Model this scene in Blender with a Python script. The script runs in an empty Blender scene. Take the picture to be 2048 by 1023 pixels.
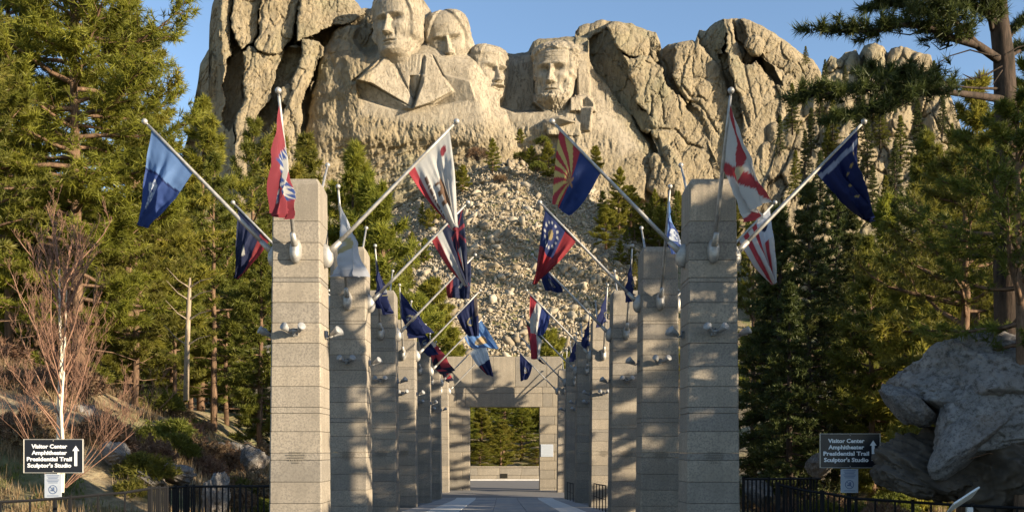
import bpy, math, random
import numpy as np
from mathutils import Vector, Matrix
R = math.radians
scene = bpy.context.scene
col = scene.collection
HZ, VX, F = 899.0, 1005.0, 2030.0          # horizon row, vanishing column and focal length of the photograph (2048 px wide)

# ------------------------------------------------------------------ camera, sky, sun, exposure
cam_d = bpy.data.cameras.new('camera'); cam = bpy.data.objects.new('camera', cam_d); col.objects.link(cam)
cam.location = (0, 0, 0); cam.rotation_euler = (R(90), 0, 0)
cam_d.sensor_width = 36; cam_d.lens = 36 * F / 2048
cam_d.shift_x = (1024 - VX) / 2048; cam_d.shift_y = (HZ - 511.5) / 2048
cam_d.clip_start = 0.1; cam_d.clip_end = 6000
scene.camera = cam
SUN_EL, SUN_AZ = 13.0, 119.0               # clockwise from the view direction: low sun behind the right shoulder
world = bpy.data.worlds.new('World'); scene.world = world; world.use_nodes = True
wn = world.node_tree; wn.nodes.clear()
sky = wn.nodes.new('ShaderNodeTexSky'); sky.sky_type = 'NISHITA'; sky.sun_disc = False
sky.sun_elevation = R(SUN_EL); sky.sun_rotation = R(SUN_AZ); sky.altitude = 1600; sky.air_density = 1.0; sky.dust_density = 1.3; sky.ozone_density = 1.6
bg = wn.nodes.new('ShaderNodeBackground'); bg.inputs[1].default_value = 0.11
wo = wn.nodes.new('ShaderNodeOutputWorld')
wn.links.new(sky.outputs[0], bg.inputs[0]); wn.links.new(bg.outputs[0], wo.inputs[0])
sun_d = bpy.data.lights.new('sun', 'SUN'); sun_d.energy = 5.0; sun_d.angle = R(0.53); sun_d.color = (1.0, 0.83, 0.60)
sun = bpy.data.objects.new('sun', sun_d); col.objects.link(sun)
sdir = Vector((math.sin(R(SUN_AZ)) * math.cos(R(SUN_EL)), math.cos(R(SUN_AZ)) * math.cos(R(SUN_EL)), math.sin(R(SUN_EL))))
sun.rotation_euler = (-sdir).to_track_quat('-Z', 'Y').to_euler(); sun.location = sdir * 50
scene.render.engine = 'CYCLES'
vs = scene.view_settings; vs.view_transform = 'Standard'; vs.look = 'None'; vs.exposure = 1.28; vs.gamma = 1; vs.use_curve_mapping = False

# ------------------------------------------------------------------ helpers
def P(px, py, Y): return Vector(((px - VX) * Y / F, Y, (HZ - py) * Y / F))
def tag(o, label=None, cat=None, group=None, kind=None):
    if label: o['label'] = label
    if cat: o['category'] = cat
    if group: o['group'] = group
    if kind: o['kind'] = kind
    return o
def link(o, parent=None):
    col.objects.link(o)
    if parent is not None: o.parent = parent
    return o
def empty(name, loc=(0, 0, 0), rz=0.0, label=None, cat=None, group=None):
    o = bpy.data.objects.new(name, None); o.location = loc; o.rotation_euler = (0, 0, rz); o.empty_display_size = .2
    col.objects.link(o); return tag(o, label, cat, group)
def meshobj(name, me, parent=None, loc=None):
    o = bpy.data.objects.new(name, me); link(o, parent)
    if loc is not None: o.location = loc
    return o
def mesh_np(name, V, Fc, mat, smooth=False):
    """V (n,3) array, Fc (m,3) or (m,4) array"""
    V = np.ascontiguousarray(V, dtype=np.float32); Fc = np.ascontiguousarray(Fc, dtype=np.int32)
    me = bpy.data.meshes.new(name); k = Fc.shape[1]; m = Fc.shape[0]
    me.vertices.add(len(V)); me.vertices.foreach_set('co', V.ravel())
    me.loops.add(m * k); me.loops.foreach_set('vertex_index', Fc.ravel())
    me.polygons.add(m); me.polygons.foreach_set('loop_start', np.arange(m, dtype=np.int32) * k)
    if smooth: me.polygons.foreach_set('use_smooth', np.ones(m, dtype=bool))
    me.update(calc_edges=True); me.materials.append(mat); return me
class MB:
    """collects simple solids into one mesh"""
    def __init__(s): s.v = []; s.f = []
    def add(s, vs, fs):
        b = len(s.v); s.v += [tuple(v) for v in vs]; s.f += [tuple(i + b for i in f) for f in fs]; return s
    def box(s, c, d, ch=0.0, M=None):
        hx, hy, hz = d[0] / 2, d[1] / 2, d[2] / 2
        if ch <= 0:
            vs = [(x, y, z) for x in (-hx, hx) for y in (-hy, hy) for z in (-hz, hz)]
            fs = [(0, 1, 3, 2), (4, 6, 7, 5), (0, 4, 5, 1), (2, 3, 7, 6), (0, 2, 6, 4), (1, 5, 7, 3)]
        else:
            vs = []
            for x in (-1, 1):
                for y in (-1, 1):
                    for z in (-1, 1):
                        vs += [(x * hx, y * (hy - ch), z * (hz - ch)), (x * (hx - ch), y * hy, z * (hz - ch)), (x * (hx - ch), y * (hy - ch), z * hz)]
            I = lambda x, y, z, k: ((x * 2 + y) * 2 + z) * 3 + k
            fs = []
            for x in (0, 1): fs.append([I(x, 0, 0, 0), I(x, 1, 0, 0), I(x, 1, 1, 0), I(x, 0, 1, 0)][::1 if x else -1])
            for y in (0, 1): fs.append([I(0, y, 0, 1), I(1, y, 0, 1), I(1, y, 1, 1), I(0, y, 1, 1)][::-1 if y else 1])
            for z in (0, 1): fs.append([I(0, 0, z, 2), I(1, 0, z, 2), I(1, 1, z, 2), I(0, 1, z, 2)][::1 if z else -1])
            for x in (0, 1):
                for y in (0, 1): fs.append([I(x, y, 0, 0), I(x, y, 0, 1), I(x, y, 1, 1), I(x, y, 1, 0)])
            for x in (0, 1):
                for z in (0, 1): fs.append([I(x, 0, z, 0), I(x, 0, z, 2), I(x, 1, z, 2), I(x, 1, z, 0)])
            for y in (0, 1):
                for z in (0, 1): fs.append([I(0, y, z, 1), I(0, y, z, 2), I(1, y, z, 2), I(1, y, z, 1)])
            for x in (0, 1):
                for y in (0, 1):
                    for z in (0, 1): fs.append([I(x, y, z, 0), I(x, y, z, 1), I(x, y, z, 2)])
        vs = [Vector(v) for v in vs]
        if M is not None: vs = [M @ v for v in vs]
        c = Vector(c); return s.add([v + c for v in vs], fs)
    def tube(s, pts, rad, n=6, cap=True):
        pts = [Vector(p) for p in pts]; m = len(pts)
        if not hasattr(rad, '__len__'): rad = [rad] * m
        b = len(s.v); up = None
        for i, p in enumerate(pts):
            d = (pts[min(i + 1, m - 1)] - pts[max(i - 1, 0)]).normalized()
            if up is None: up = Vector((0, 0, 1)) if abs(d.z) < .9 else Vector((1, 0, 0))
            a = d.cross(up).normalized(); bb = a.cross(d).normalized(); up = bb
            for k in range(n):
                t = 2 * math.pi * k / n; s.v.append(tuple(p + (a * math.cos(t) + bb * math.sin(t)) * rad[i]))
        for i in range(m - 1):
            for k in range(n):
                k2 = (k + 1) % n; s.f.append((b + i * n + k, b + i * n + k2, b + (i + 1) * n + k2, b + (i + 1) * n + k))
        if cap: s.f.append(tuple(b + k for k in range(n))[::-1]); s.f.append(tuple(b + (m - 1) * n + k for k in range(n)))
        return s
    def ball(s, c, r, n=10, m=7, M=None):
        c = Vector(c); r = Vector(r) if hasattr(r, '__len__') else Vector((r, r, r)); b = len(s.v)
        def put(v):
            v = Vector((v[0] * r.x, v[1] * r.y, v[2] * r.z))
            if M is not None: v = M @ v
            s.v.append(tuple(v + c))
        put((0, 0, 1))
        for i in range(1, m):
            a = math.pi * i / m
            for k in range(n): t = 2 * math.pi * k / n; put((math.sin(a) * math.cos(t), math.sin(a) * math.sin(t), math.cos(a)))
        put((0, 0, -1))
        for k in range(n): s.f.append((b, b + 1 + k, b + 1 + (k + 1) % n))
        for i in range(m - 2):
            for k in range(n):
                q = b + 1 + i * n; s.f.append((q + k, q + n + k, q + n + (k + 1) % n, q + (k + 1) % n))
        e = b + 1 + (m - 1) * n; q = b + 1 + (m - 2) * n
        for k in range(n): s.f.append((e, q + (k + 1) % n, q + k))
        return s
    def mesh(s, name, mat, smooth=False):
        me = bpy.data.meshes.new(name); me.from_pydata(s.v, [], s.f); me.materials.append(mat)
        if smooth:
            me.polygons.foreach_set('use_smooth', [True] * len(me.polygons))
        me.update(); return me
    def build(s, name, mat, parent=None, smooth=False, loc=None): return meshobj(name, s.mesh(name, mat, smooth), parent, loc)

# ---- numpy noise
def _hash2(ix, iy, seed):
    h = (ix.astype(np.int64) * 374761393 + iy.astype(np.int64) * 668265263 + seed * 1274126177) & 0xffffffff
    h = ((h ^ (h >> 13)) * 1274126177) & 0xffffffff
    return ((h ^ (h >> 16)) & 0xffffff) / float(0xffffff)
def vnoise(x, y, seed=0):
    ix = np.floor(x); iy = np.floor(y); fx = x - ix; fy = y - iy
    ux = fx * fx * fx * (fx * (fx * 6 - 15) + 10); uy = fy * fy * fy * (fy * (fy * 6 - 15) + 10)
    a = _hash2(ix, iy, seed); b = _hash2(ix + 1, iy, seed); c = _hash2(ix, iy + 1, seed); d = _hash2(ix + 1, iy + 1, seed)
    return (a * (1 - ux) + b * ux) * (1 - uy) + (c * (1 - ux) + d * ux) * uy
def fbm(x, y, seed=0, oct=4, gain=.5):
    s = 0; a = 1; t = 0
    for i in range(oct): s = s + a * (vnoise(x * 2 ** i + 17.3 * i, y * 2 ** i - 9.1 * i, seed + i) - .5); t += a; a *= gain
    return s / t * 2
def voro(x, y, seed=0):
    ix = np.floor(x); iy = np.floor(y); f1 = np.full(x.shape, 9.); f2 = np.full(x.shape, 9.); cid = np.zeros(x.shape)
    for dx in (-1, 0, 1):
        for dy in (-1, 0, 1):
            cx = ix + dx; cy = iy + dy; px_ = cx + _hash2(cx, cy, seed); py_ = cy + _hash2(cx, cy, seed + 7)
            d = np.hypot(px_ - x, py_ - y); h = _hash2(cx, cy, seed + 13)
            n = d < f1; f2 = np.where(n, f1, np.minimum(f2, d)); cid = np.where(n, h, cid); f1 = np.where(n, d, f1)
    return f1, f2, cid
def sstep(a, b, x): t = np.clip((x - a) / (b - a), 0, 1); return t * t * (3 - 2 * t)

# ------------------------------------------------------------------ materials
def nodes(name):
    m = bpy.data.materials.new(name); m.use_nodes = True; nt = m.node_tree
    return m, nt, nt.nodes['Principled BSDF'], nt.nodes['Material Output']
def ramp(nt, fac, stops):
    r = nt.nodes.new('ShaderNodeValToRGB'); e = r.color_ramp.elements
    while len(e) < len(stops): e.new(.5)
    for i, (p, c) in enumerate(stops): e[i].position = p; e[i].color = (*c, 1) if len(c) == 3 else c
    nt.links.new(fac, r.inputs[0]); return r.outputs[0]
def tex(nt, kind, scale, detail=4, rough=.55, stretch=None, coord='Object', dist=0.0):
    tc = nt.nodes.new('ShaderNodeTexCoord'); mp = nt.nodes.new('ShaderNodeMapping')
    nt.links.new(tc.outputs[coord], mp.inputs[0])
    if stretch: mp.inputs['Scale'].default_value = stretch
    if kind == 'noise':
        n = nt.nodes.new('ShaderNodeTexNoise'); n.inputs['Scale'].default_value = scale; n.inputs['Detail'].default_value = detail
        n.inputs['Roughness'].default_value = rough; n.inputs['Distortion'].default_value = dist
    else:
        n = nt.nodes.new('ShaderNodeTexVoronoi'); n.inputs['Scale'].default_value = scale
        if kind == 'edge': n.feature = 'DISTANCE_TO_EDGE'
    nt.links.new(mp.outputs[0], n.inputs['Vector']); return n.outputs[0]
def mixc(nt, fac, a, b, mode='MIX'):
    m = nt.nodes.new('ShaderNodeMix'); m.data_type = 'RGBA'; m.blend_type = mode
    for sock, v in ((m.inputs[0], fac), (m.inputs[6], a), (m.inputs[7], b)):
        if isinstance(v, (int, float)): sock.default_value = v
        elif isinstance(v, tuple): sock.default_value = (*v, 1)
        else: nt.links.new(v, sock)
    return m.outputs[2]
def bump(nt, bsdf, h, strength, dist, prev=None):
    b = nt.nodes.new('ShaderNodeBump'); b.inputs['Strength'].default_value = strength; b.inputs['Distance'].default_value = dist
    nt.links.new(h, b.inputs['Height'])
    if prev is not None: nt.links.new(prev, b.inputs['Normal'])
    nt.links.new(b.outputs[0], bsdf.inputs['Normal']); return b.outputs[0]
def simple(name, c, rough=.6, metal=0.0, var=0.0, vscale=8.0, spec=.5):
    m, nt, b, _ = nodes(name)
    b.inputs['Base Color'].default_value = (*c, 1); b.inputs['Roughness'].default_value = rough; b.inputs['Metallic'].default_value = metal
    b.inputs['Specular IOR Level'].default_value = spec
    if var:
        n = tex(nt, 'noise', vscale, 4)
        nt.links.new(ramp(nt, n, [(.3, tuple(x * (1 - var) for x in c)), (.7, tuple(min(1, x * (1 + var)) for x in c))]), b.inputs['Base Color'])
    return m
def mat_cliff():
    m, nt, b, _ = nodes('cliff_granite'); b.inputs['Roughness'].default_value = .92; b.inputs['Specular IOR Level'].default_value = .15
    n1 = tex(nt, 'noise', .06, 5, .6); n2 = tex(nt, 'noise', .22, 6, .68, (1, 1, .16)); n3 = tex(nt, 'noise', 1.0, 6, .72); n5 = tex(nt, 'noise', .35, 5, .7); n6 = tex(nt, 'noise', .5, 5, .7, (1, 1, .3), dist=.6)
    at = nt.nodes.new('ShaderNodeAttribute'); at.attribute_name = 'carved'
    nat = ramp(nt, n1, [(.3, (0.189, 0.158, 0.101)), (.5, (0.259, 0.213, 0.140)), (.68, (0.199, 0.182, 0.119))])
    car = ramp(nt, n1, [(.3, (0.294, 0.252, 0.189)), (.7, (0.350, 0.308, 0.238))])
    c = mixc(nt, at.outputs['Fac'], nat, car)
    c = mixc(nt, ramp(nt, n5, [(.48, (0, 0, 0)), (.72, (.5, .5, .5))]), c, (0.200, 0.180, 0.144))
    c = mixc(nt, ramp(nt, n2, [(.48, (0, 0, 0)), (.70, (.5, .5, .5))]), c, (0.128, 0.108, 0.076))
    c = mixc(nt, ramp(nt, n3, [(.32, (.4, .4, .4)), (.46, (0, 0, 0))]), c, (0.120, 0.092, 0.060))
    h = nt.nodes.new('ShaderNodeMath'); h.operation = 'SUBTRACT'; nt.links.new(n6, h.inputs[0]); h.inputs[1].default_value = .5
    h2 = nt.nodes.new('ShaderNodeMath'); h2.operation = 'ABSOLUTE'; nt.links.new(h.outputs[0], h2.inputs[0])
    crk = ramp(nt, h2.outputs[0], [(0, (.45, .45, .45)), (.012, (0, 0, 0))]); c = mixc(nt, crk, c, (0.060, 0.044, 0.032))
    nt.links.new(c, b.inputs['Base Color'])
    p = bump(nt, b, n2, .4, 1.5); p = bump(nt, b, n3, .5, .6, p); bump(nt, b, ramp(nt, h2.outputs[0], [(0, (0, 0, 0)), (.02, (1, 1, 1))]), .6, .8, p)
    return m
def mat_granite(name, base, dark, streak=0.0, sc=26):
    m, nt, b, _ = nodes(name); b.inputs['Roughness'].default_value = .85; b.inputs['Specular IOR Level'].default_value = .25
    n1 = tex(nt, 'noise', sc, 3, .7); n2 = tex(nt, 'noise', 1.6, 4, .6); oi = nt.nodes.new('ShaderNodeObjectInfo')
    c = mixc(nt, ramp(nt, n1, [(.38, (1, 1, 1)), (.56, (0, 0, 0))]), base, dark)
    c = mixc(nt, ramp(nt, n2, [(.35, (.6, .6, .6)), (.65, (0, 0, 0))]), c, tuple(x * .58 for x in base))
    c = mixc(nt, 1.0, c, ramp(nt, oi.outputs['Random'], [(0, (.74, .75, .78)), (1, (1.05, 1.01, .96))]), 'MULTIPLY')
    if streak:
        n4 = tex(nt, 'noise', 7, 4, .7, (1, 1, .07))
        c = mixc(nt, ramp(nt, n4, [(.42, (streak,) * 3), (.62, (0, 0, 0))]), c, tuple(x * .45 for x in base))
    nt.links.new(c, b.inputs['Base Color']); bump(nt, b, n1, .35, .012)
    return m
def mat_leaf(name, c1, c2, c3, tr=.35):
    m, nt, b, out = nodes(name); b.inputs['Roughness'].default_value = .55; b.inputs['Specular IOR Level'].default_value = .3
    n = tex(nt, 'noise', 1.3, 3, .6, coord='Object'); oi = nt.nodes.new('ShaderNodeObjectInfo')
    a = nt.nodes.new('ShaderNodeAttribute'); a.attribute_name = 'tint'
    c = ramp(nt, a.outputs['Fac'], [(0, c1), (.5, c2), (1, c3)])
    c = mixc(nt, ramp(nt, n, [(.35, (.4, .4, .4)), (.65, (0, 0, 0))]), c, c1)
    h = nt.nodes.new('ShaderNodeHueSaturation'); mr = nt.nodes.new('ShaderNodeMapRange')
    mr.inputs['To Min'].default_value = .478; mr.inputs['To Max'].default_value = .515
    nt.links.new(oi.outputs['Random'], mr.inputs[0]); nt.links.new(mr.outputs[0], h.inputs['Hue']); nt.links.new(c, h.inputs['Color'])
    nt.links.new(h.outputs[0], b.inputs['Base Color'])
    t = nt.nodes.new('ShaderNodeBsdfTranslucent'); mx = nt.nodes.new('ShaderNodeMixShader'); mx.inputs[0].default_value = tr
    nt.links.new(h.outputs[0], t.inputs[0]); nt.links.new(b.outputs[0], mx.inputs[1]); nt.links.new(t.outputs[0], mx.inputs[2])
    nt.links.new(mx.outputs[0], out.inputs[0]); return m
def mat_bark(name, c1, c2, sc=9):
    m, nt, b, _ = nodes(name); b.inputs['Roughness'].default_value = .95; b.inputs['Specular IOR Level'].default_value = .1
    n = tex(nt, 'noise', sc, 5, .7, (1, 1, .2)); nt.links.new(ramp(nt, n, [(.35, c1), (.65, c2)]), b.inputs['Base Color']); bump(nt, b, n, .8, .03); return m
M = dict(
    cliff=mat_cliff(),
    granite=mat_granite('pillar_granite', (.40, .355, .285), (.225, .202, .17), .25),
    cap=mat_granite('cap_granite', (.40, .355, .285), (.24, .215, .17), .55, 40),
    gate=mat_granite('gate_granite', (.37, .33, .265), (.22, .20, .16), .3, 18),
    leaf_sun=mat_leaf('needles_sunlit', (.14, .145, .02), (.25, .245, .032), (.33, .315, .055), .5),  # needle colour lightened for trees that stand in sun
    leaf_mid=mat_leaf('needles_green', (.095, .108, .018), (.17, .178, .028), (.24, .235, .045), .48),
    leaf_dark_shade=mat_leaf('needles_dark_shaded', (.045, .058, .016), (.08, .097, .024), (.13, .14, .036), .35),  # dark fir green, with shade painted in for trees out of the sun
    bark=mat_bark('pine_bark', (.07, .045, .03), (.22, .14, .09)),
    bark_dark=mat_bark('dark_bark', (.03, .025, .02), (.09, .065, .05)),
    bark_dead=mat_bark('dead_bark', (.20, .155, .11), (.36, .29, .21)),
    birch=mat_bark('birch_bark', (.55, .48, .36), (.75, .68, .55), 5),
    twig=mat_bark('red_twig', (.17, .09, .065), (.33, .20, .135)),
    iron=simple('black_iron', (.012, .012, .013), .75, spec=.2),
    alu=simple('brushed_aluminium', (.38, .365, .335), .5, .45, .25, 9),
    white=simple('white_enamel', (.75, .75, .72), .4, 0, .08),
    lamp=simple('lamp_white', (.27, .27, .265), .55, 0, .2, 20),
    glass=simple('lamp_glass', (.10, .12, .16), .1),
    signblack=simple('sign_black', (.008, .009, .014), .35),
    signedge=simple('sign_edge', (.34, .33, .30), .4, .3),
    letter=simple('letter_white', (.78, .80, .82), .5),
    notice=simple('notice_white', (.38, .42, .48), .5, 0, .05),
    ink=simple('notice_ink', (.10, .14, .24), .5),
    bronze=simple('dark_bronze', (.03, .028, .02), .45, .5),
)

# ------------------------------------------------------------------ ground
PY = np.array([-80, 15, 58, 90, 105, 130, 170, 205, 300, 330, 2000.]); PZ = np.array([-1.6, -1.6, -2.85, -2.9, -2.2, 1.0, 6.0, 14.0, 70.0, 74.0, 74.0])
def gz(x, y):
    x = np.asarray(x, dtype=float); y = np.asarray(y, dtype=float)
    b = np.interp(y, PY, PZ) + 14.5 * sstep(200, 296, y) * np.exp(-np.abs((x - 4) / (24 + (300 - np.minimum(y, 300)) * .2)) ** 2.6); l = np.clip(-x - 6.2, 0, None); r = np.clip(x - 8, 0, None)
    fy = sstep(20, 30, y) * (1 - sstep(190, 260, y)); fr = sstep(34, 60, y) * (1 - sstep(190, 260, y))
    rise = fy * (np.minimum(l, 9) * .50 + np.clip(l - 9, 0, 60) * .20) + fr * (np.clip(r, 0, 70) * .16)
    off = (sstep(6.5, 9, np.abs(x)) * (y < 95) + (y >= 95) * 1.0)
    n = fbm(x * .16, y * .16, 3, 4) * .8 + fbm(x * .9, y * .9, 9, 3) * .16
    return b + rise + n * off * sstep(16, 22, y)
def gz1(x, y): return float(gz(np.array([x]), np.array([y]))[0])
def mat_ground():
    m, nt, b, _ = nodes('hillside_ground'); b.inputs['Roughness'].default_value = .95; b.inputs['Specular IOR Level'].default_value = .1
    n1 = tex(nt, 'noise', .35, 5, .6); n2 = tex(nt, 'noise', 3.0, 5, .7); n3 = tex(nt, 'noise', .12, 4, .6)
    c = ramp(nt, n2, [(.3, (.11, .085, .05)), (.5, (.26, .20, .12)), (.7, (.40, .33, .20))])
    c = mixc(nt, ramp(nt, n1, [(.48, (0, 0, 0)), (.62, (.75, .75, .75))]), c, (.10, .12, .035))
    c = mixc(nt, ramp(nt, n3, [(.5, (0, 0, 0)), (.7, (.6, .6, .6))]), c, (.30, .25, .18))
    nt.links.new(c, b.inputs['Base Color']); bump(nt, b, n2, .8, .15); return m
M['ground'] = mat_ground()
u = np.linspace(-1, 1, 261); xs = np.sinh(u * 4.6) / np.sinh(4.6) * 1200
ys = np.concatenate([np.linspace(-80, 14, 20), np.linspace(15, 110, 180), np.linspace(112, 330, 120), np.linspace(345, 2500, 24)])
GX, GY = np.meshgrid(xs, ys); nx, ny = len(xs), len(ys)
Vg = np.stack([GX, GY, gz(GX, GY)], -1).reshape(-1, 3)
i, j = np.meshgrid(np.arange(nx - 1), np.arange(ny - 1)); q = (j * nx + i).ravel()
tag(meshobj('ground', mesh_np('ground', Vg, np.stack([q, q + 1, q + nx + 1, q + nx], -1), M['ground'], True)), kind='structure')

# ------------------------------------------------------------------ rock reliefs: a depth field D (photo pixels, towards the viewer) over a patch of cliff
class Field:
    def __init__(s, x0, x1, sky, ybot, step, base):
        s.xs = np.arange(x0, x1 + .01, step); n = int(max(ybot - np.min(sky(s.xs)), 10) / step)
        t = np.linspace(0, 1, n) ** 1.0; top = sky(s.xs); s.X = np.repeat(s.xs[None], n, 0); s.Y = top[None] + t[:, None] * (ybot - top[None])
        s.top = np.repeat(top[None], n, 0)
        wx = fbm(s.X / 26, s.Y / 34, 41, 4) * 9; wy = fbm(s.X / 26, s.Y / 34, 51, 4) * 9
        s.wX = s.X + wx; s.wY = s.Y + wy; s.D = base(s.X, s.Y)
    def tube(s, pts, pw=.5, raw=False, sx=1.0, edge=0.0):
        X, Y = (s.X, s.Y) if raw else (s.wX, s.wY)
        for a, b in zip(pts[:-1], pts[1:]):
            dx, dy = b[0] - a[0], b[1] - a[1]; L = dx * dx + dy * dy + 1e-6
            t = np.clip(((X - a[0]) * dx + (Y - a[1]) * dy) / L, 0, 1)
            w = a[2] + t * (b[2] - a[2]); h = a[3] + t * (b[3] - a[3])
            d = np.hypot(X - a[0] - t * dx, Y - a[1] - t * dy) / w
            v = h - w * .9 + w * .9 * np.clip(1 - d * d, 0, 1) ** pw
            s.D = np.where(d < 1, np.maximum(s.D, v), s.D)
    def crack(s, pts, w, dep, raw=False):
        X, Y = (s.X, s.Y) if raw else (s.wX, s.wY); m = np.full(X.shape, 1e9)
        for a, b in zip(pts[:-1], pts[1:]):
            dx, dy = b[0] - a[0], b[1] - a[1]; L = dx * dx + dy * dy + 1e-6
            t = np.clip(((X - a[0]) * dx + (Y - a[1]) * dy) / L, 0, 1); m = np.minimum(m, np.hypot(X - a[0] - t * dx, Y - a[1] - t * dy))
        s.D = s.D - dep * np.exp(-(m / w) ** 2)
    def sd(s, poly, X=None, Y=None):
        """signed distance, positive inside the polygon"""
        X = s.X if X is None else X; Y = s.Y if Y is None else Y
        m = np.full(X.shape, 1e9); ins = np.zeros(X.shape, bool)
        for a, b in zip(poly, poly[1:] + poly[:1]):
            dx, dy = b[0] - a[0], b[1] - a[1]; L = dx * dx + dy * dy + 1e-6
            t = np.clip(((X - a[0]) * dx + (Y - a[1]) * dy) / L, 0, 1); m = np.minimum(m, np.hypot(X - a[0] - t * dx, Y - a[1] - t * dy))
            c = ((a[1] > Y) != (b[1] > Y)) & (X < (b[0] - a[0]) * (Y - a[1]) / ((b[1] - a[1]) + 1e-9) + a[0]); ins ^= c
        return np.where(ins, m, -m)
    def facet(s, poly, d0, gx, gy, cx, cy, soft=2.0, mode='set'):
        k = sstep(-soft, soft, s.sd(poly)); v = d0 + gx * (s.X - cx) + gy * (s.Y - cy)
        s.D = s.D * (1 - k) + (v if mode == 'set' else np.maximum(v, s.D)) * k; return k
    def slab(s, poly, d0, gx, gy, cx, cy, r=10):
        d = s.sd(poly, s.wX, s.wY); t = np.clip(1 - d / r, 0, 1)
        s.D = np.where(d > 0, d0 + gx * (s.X - cx) + gy * (s.Y - cy) - r * .5 * (1 - np.sqrt(1 - t * t * .998)), s.D)
    def rim(s, r, K):
        t = np.clip(1 - (s.Y - s.top) / r, 0, 1); s.D = s.D - K * (1 - np.sqrt(1 - t * t * .999))
    def mesh(s, name, Y0, mat, carved=None):
        mpp = Y0 / F; yy = Y0 - s.D * mpp; n, m = s.X.shape
        V = np.stack([(s.X - VX) * yy / F, yy, (HZ - s.Y) * yy / F], -1).reshape(-1, 3)
        i, j = np.meshgrid(np.arange(m - 1), np.arange(n - 1)); q = (j * m + i).ravel()
        me = mesh_np(name, V, np.stack([q, q + m, q + m + 1, q + 1], -1), mat, True)
        a = me.attributes.new('carved', 'FLOAT', 'POINT')
        a.data.foreach_set('value', (np.zeros(n * m) if carved is None else carved.ravel()).astype(np.float32)); return me

MY = 318.0
skp = np.array([[360, 330], [378, 262], [388, 205], [396, 165], [400, 128], [410, 112], [419, 96], [419, 50], [424, 12], [432, -10], [470, -34], [560, -50], [640, -44], [690, -14], [715, 6], [722, 18], [742, 17],
                [762, -8], [800, -14], [848, 2], [866, 30], [900, 36], [940, 62], [950, 92], [985, 98], [1010, 104], [1026, 108], [1056, 104], [1066, 84], [1076, 78], [1120, 75], [1150, 74], [1149, 66], [1158, 52],
                [1180, 46], [1204, 40], [1230, 43], [1262, 46], [1295, 62], [1312, 66], [1320, 82], [1323, 98], [1336, 88], [1384, 79], [1390, 84], [1398, 60], [1412, 62], [1430, 44], [1452, 38], [1490, 38], [1530, 55], [1558, 72],
                [1600, 104], [1628, 122], [1642, 146], [1646, 176], [1668, 260], [1690, 400]], float)
def msky(x): return np.interp(x, skp[:, 0], skp[:, 1]) + fbm(x / 13, x * 0, 77, 3) * 2.4
f = Field(362, 1688, msky, 500, 1.5, lambda X, Y: 6 + (Y - 330) * .33 + 0 * X)
T = f.tube
# west massif: slabs of weathered granite, each with its own steep flank
S = f.slab
S([(350, 345), (378, 262), (388, 200), (398, 125), (410, 90), (412, -60), (452, -60), (450, 60), (462, 130), (470, 250), (480, 400), (350, 400)], -96, 1.5, .1, 385, 150, 4)
T([(398, 130, 9, -70), (392, 190, 12, -76), (386, 260, 14, -82)]); T([(426, 120, 8, -22), (424, 200, 9, -20), (430, 290, 12, -8)])
S([(440, -60), (463, -60), (463, 40), (460, 120), (448, 165), (443, 100)], 6, -.5, .1, 446, 40, 6)
S([(466, -60), (530, -60), (518, 30), (510, 85), (482, 100), (464, 60)], 12, -.34, .12, 470, 40, 10)
S([(522, -60), (606, -60), (598, 20), (588, 70), (560, 112), (512, 92), (520, 30)], 16, -.34, .12, 525, 40, 9)
S([(604, -60), (700, -60), (735, 25), (700, 60), (660, 72), (620, 78), (594, 82), (598, 20)], 18, -.42, .2, 602, 40, 10)
S([(454, 112), (486, 98), (486, 180), (476, 236), (462, 262), (448, 250), (450, 180)], -48, .4, .2, 460, 170, 3)
S([(486, 104), (502, 92), (560, 108), (592, 86), (606, 92), (590, 120), (570, 160), (552, 210), (532, 262), (520, 420), (470, 420), (474, 240), (490, 190), (484, 140)], 36, -.34, .15, 488, 170, 14)
S([(570, 100), (610, 90), (600, 135), (584, 170), (572, 205), (556, 240), (530, 268), (514, 262), (520, 232), (542, 190), (556, 140)], -38, .2, .1, 570, 160, 3)
S([(604, 80), (652, 84), (646, 120), (624, 175), (608, 240), (600, 420), (520, 420), (536, 275), (560, 236), (580, 200), (586, 165), (602, 130)], 44, -.34, .12, 600, 170, 14)
S([(566, 176), (582, 168), (588, 186), (574, 210), (560, 200)], 40, -.3, .2, 570, 180, 8)
S([(654, 100), (646, 150), (622, 170), (618, 240), (622, 400), (584, 400), (596, 262), (610, 200), (628, 150), (640, 116)], -40, .3, .1, 620, 200, 3)
S([(626, 74), (665, 50), (705, 44), (745, 16), (770, 14), (760, 60), (712, 84), (690, 100), (660, 100), (646, 88)], -62, .45, .1, 690, 60, 5)
T([(700, 90, 44, -8), (690, 130, 50, 12), (690, 200, 66, 30), (690, 280, 84, 44), (690, 380, 90, 50)], .3)
T([(745, 100, 40, 0), (760, 180, 90, 40), (790, 260, 130, 58), (800, 380, 150, 66)], .3, raw=True)
T([(860, 130, 60, 20), (900, 200, 110, 46), (930, 290, 120, 60), (940, 400, 130, 64)], .3, raw=True)
T([(900, 60, 52, -18), (905, 120, 62, 2), (960, 180, 54, 20)], .4, raw=True)
T([(985, 110, 38, -34), (978, 160, 34, -8), (985, 215, 40, 14)], .4, raw=True)
T([(1125, 85, 56, -20), (1128, 140, 56, -2), (1120, 215, 50, 18)], .3, raw=True)
T([(1040, 250, 60, 28), (1100, 262, 70, 34), (1180, 280, 90, 40), (1240, 340, 80, 46)], .3)
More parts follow.
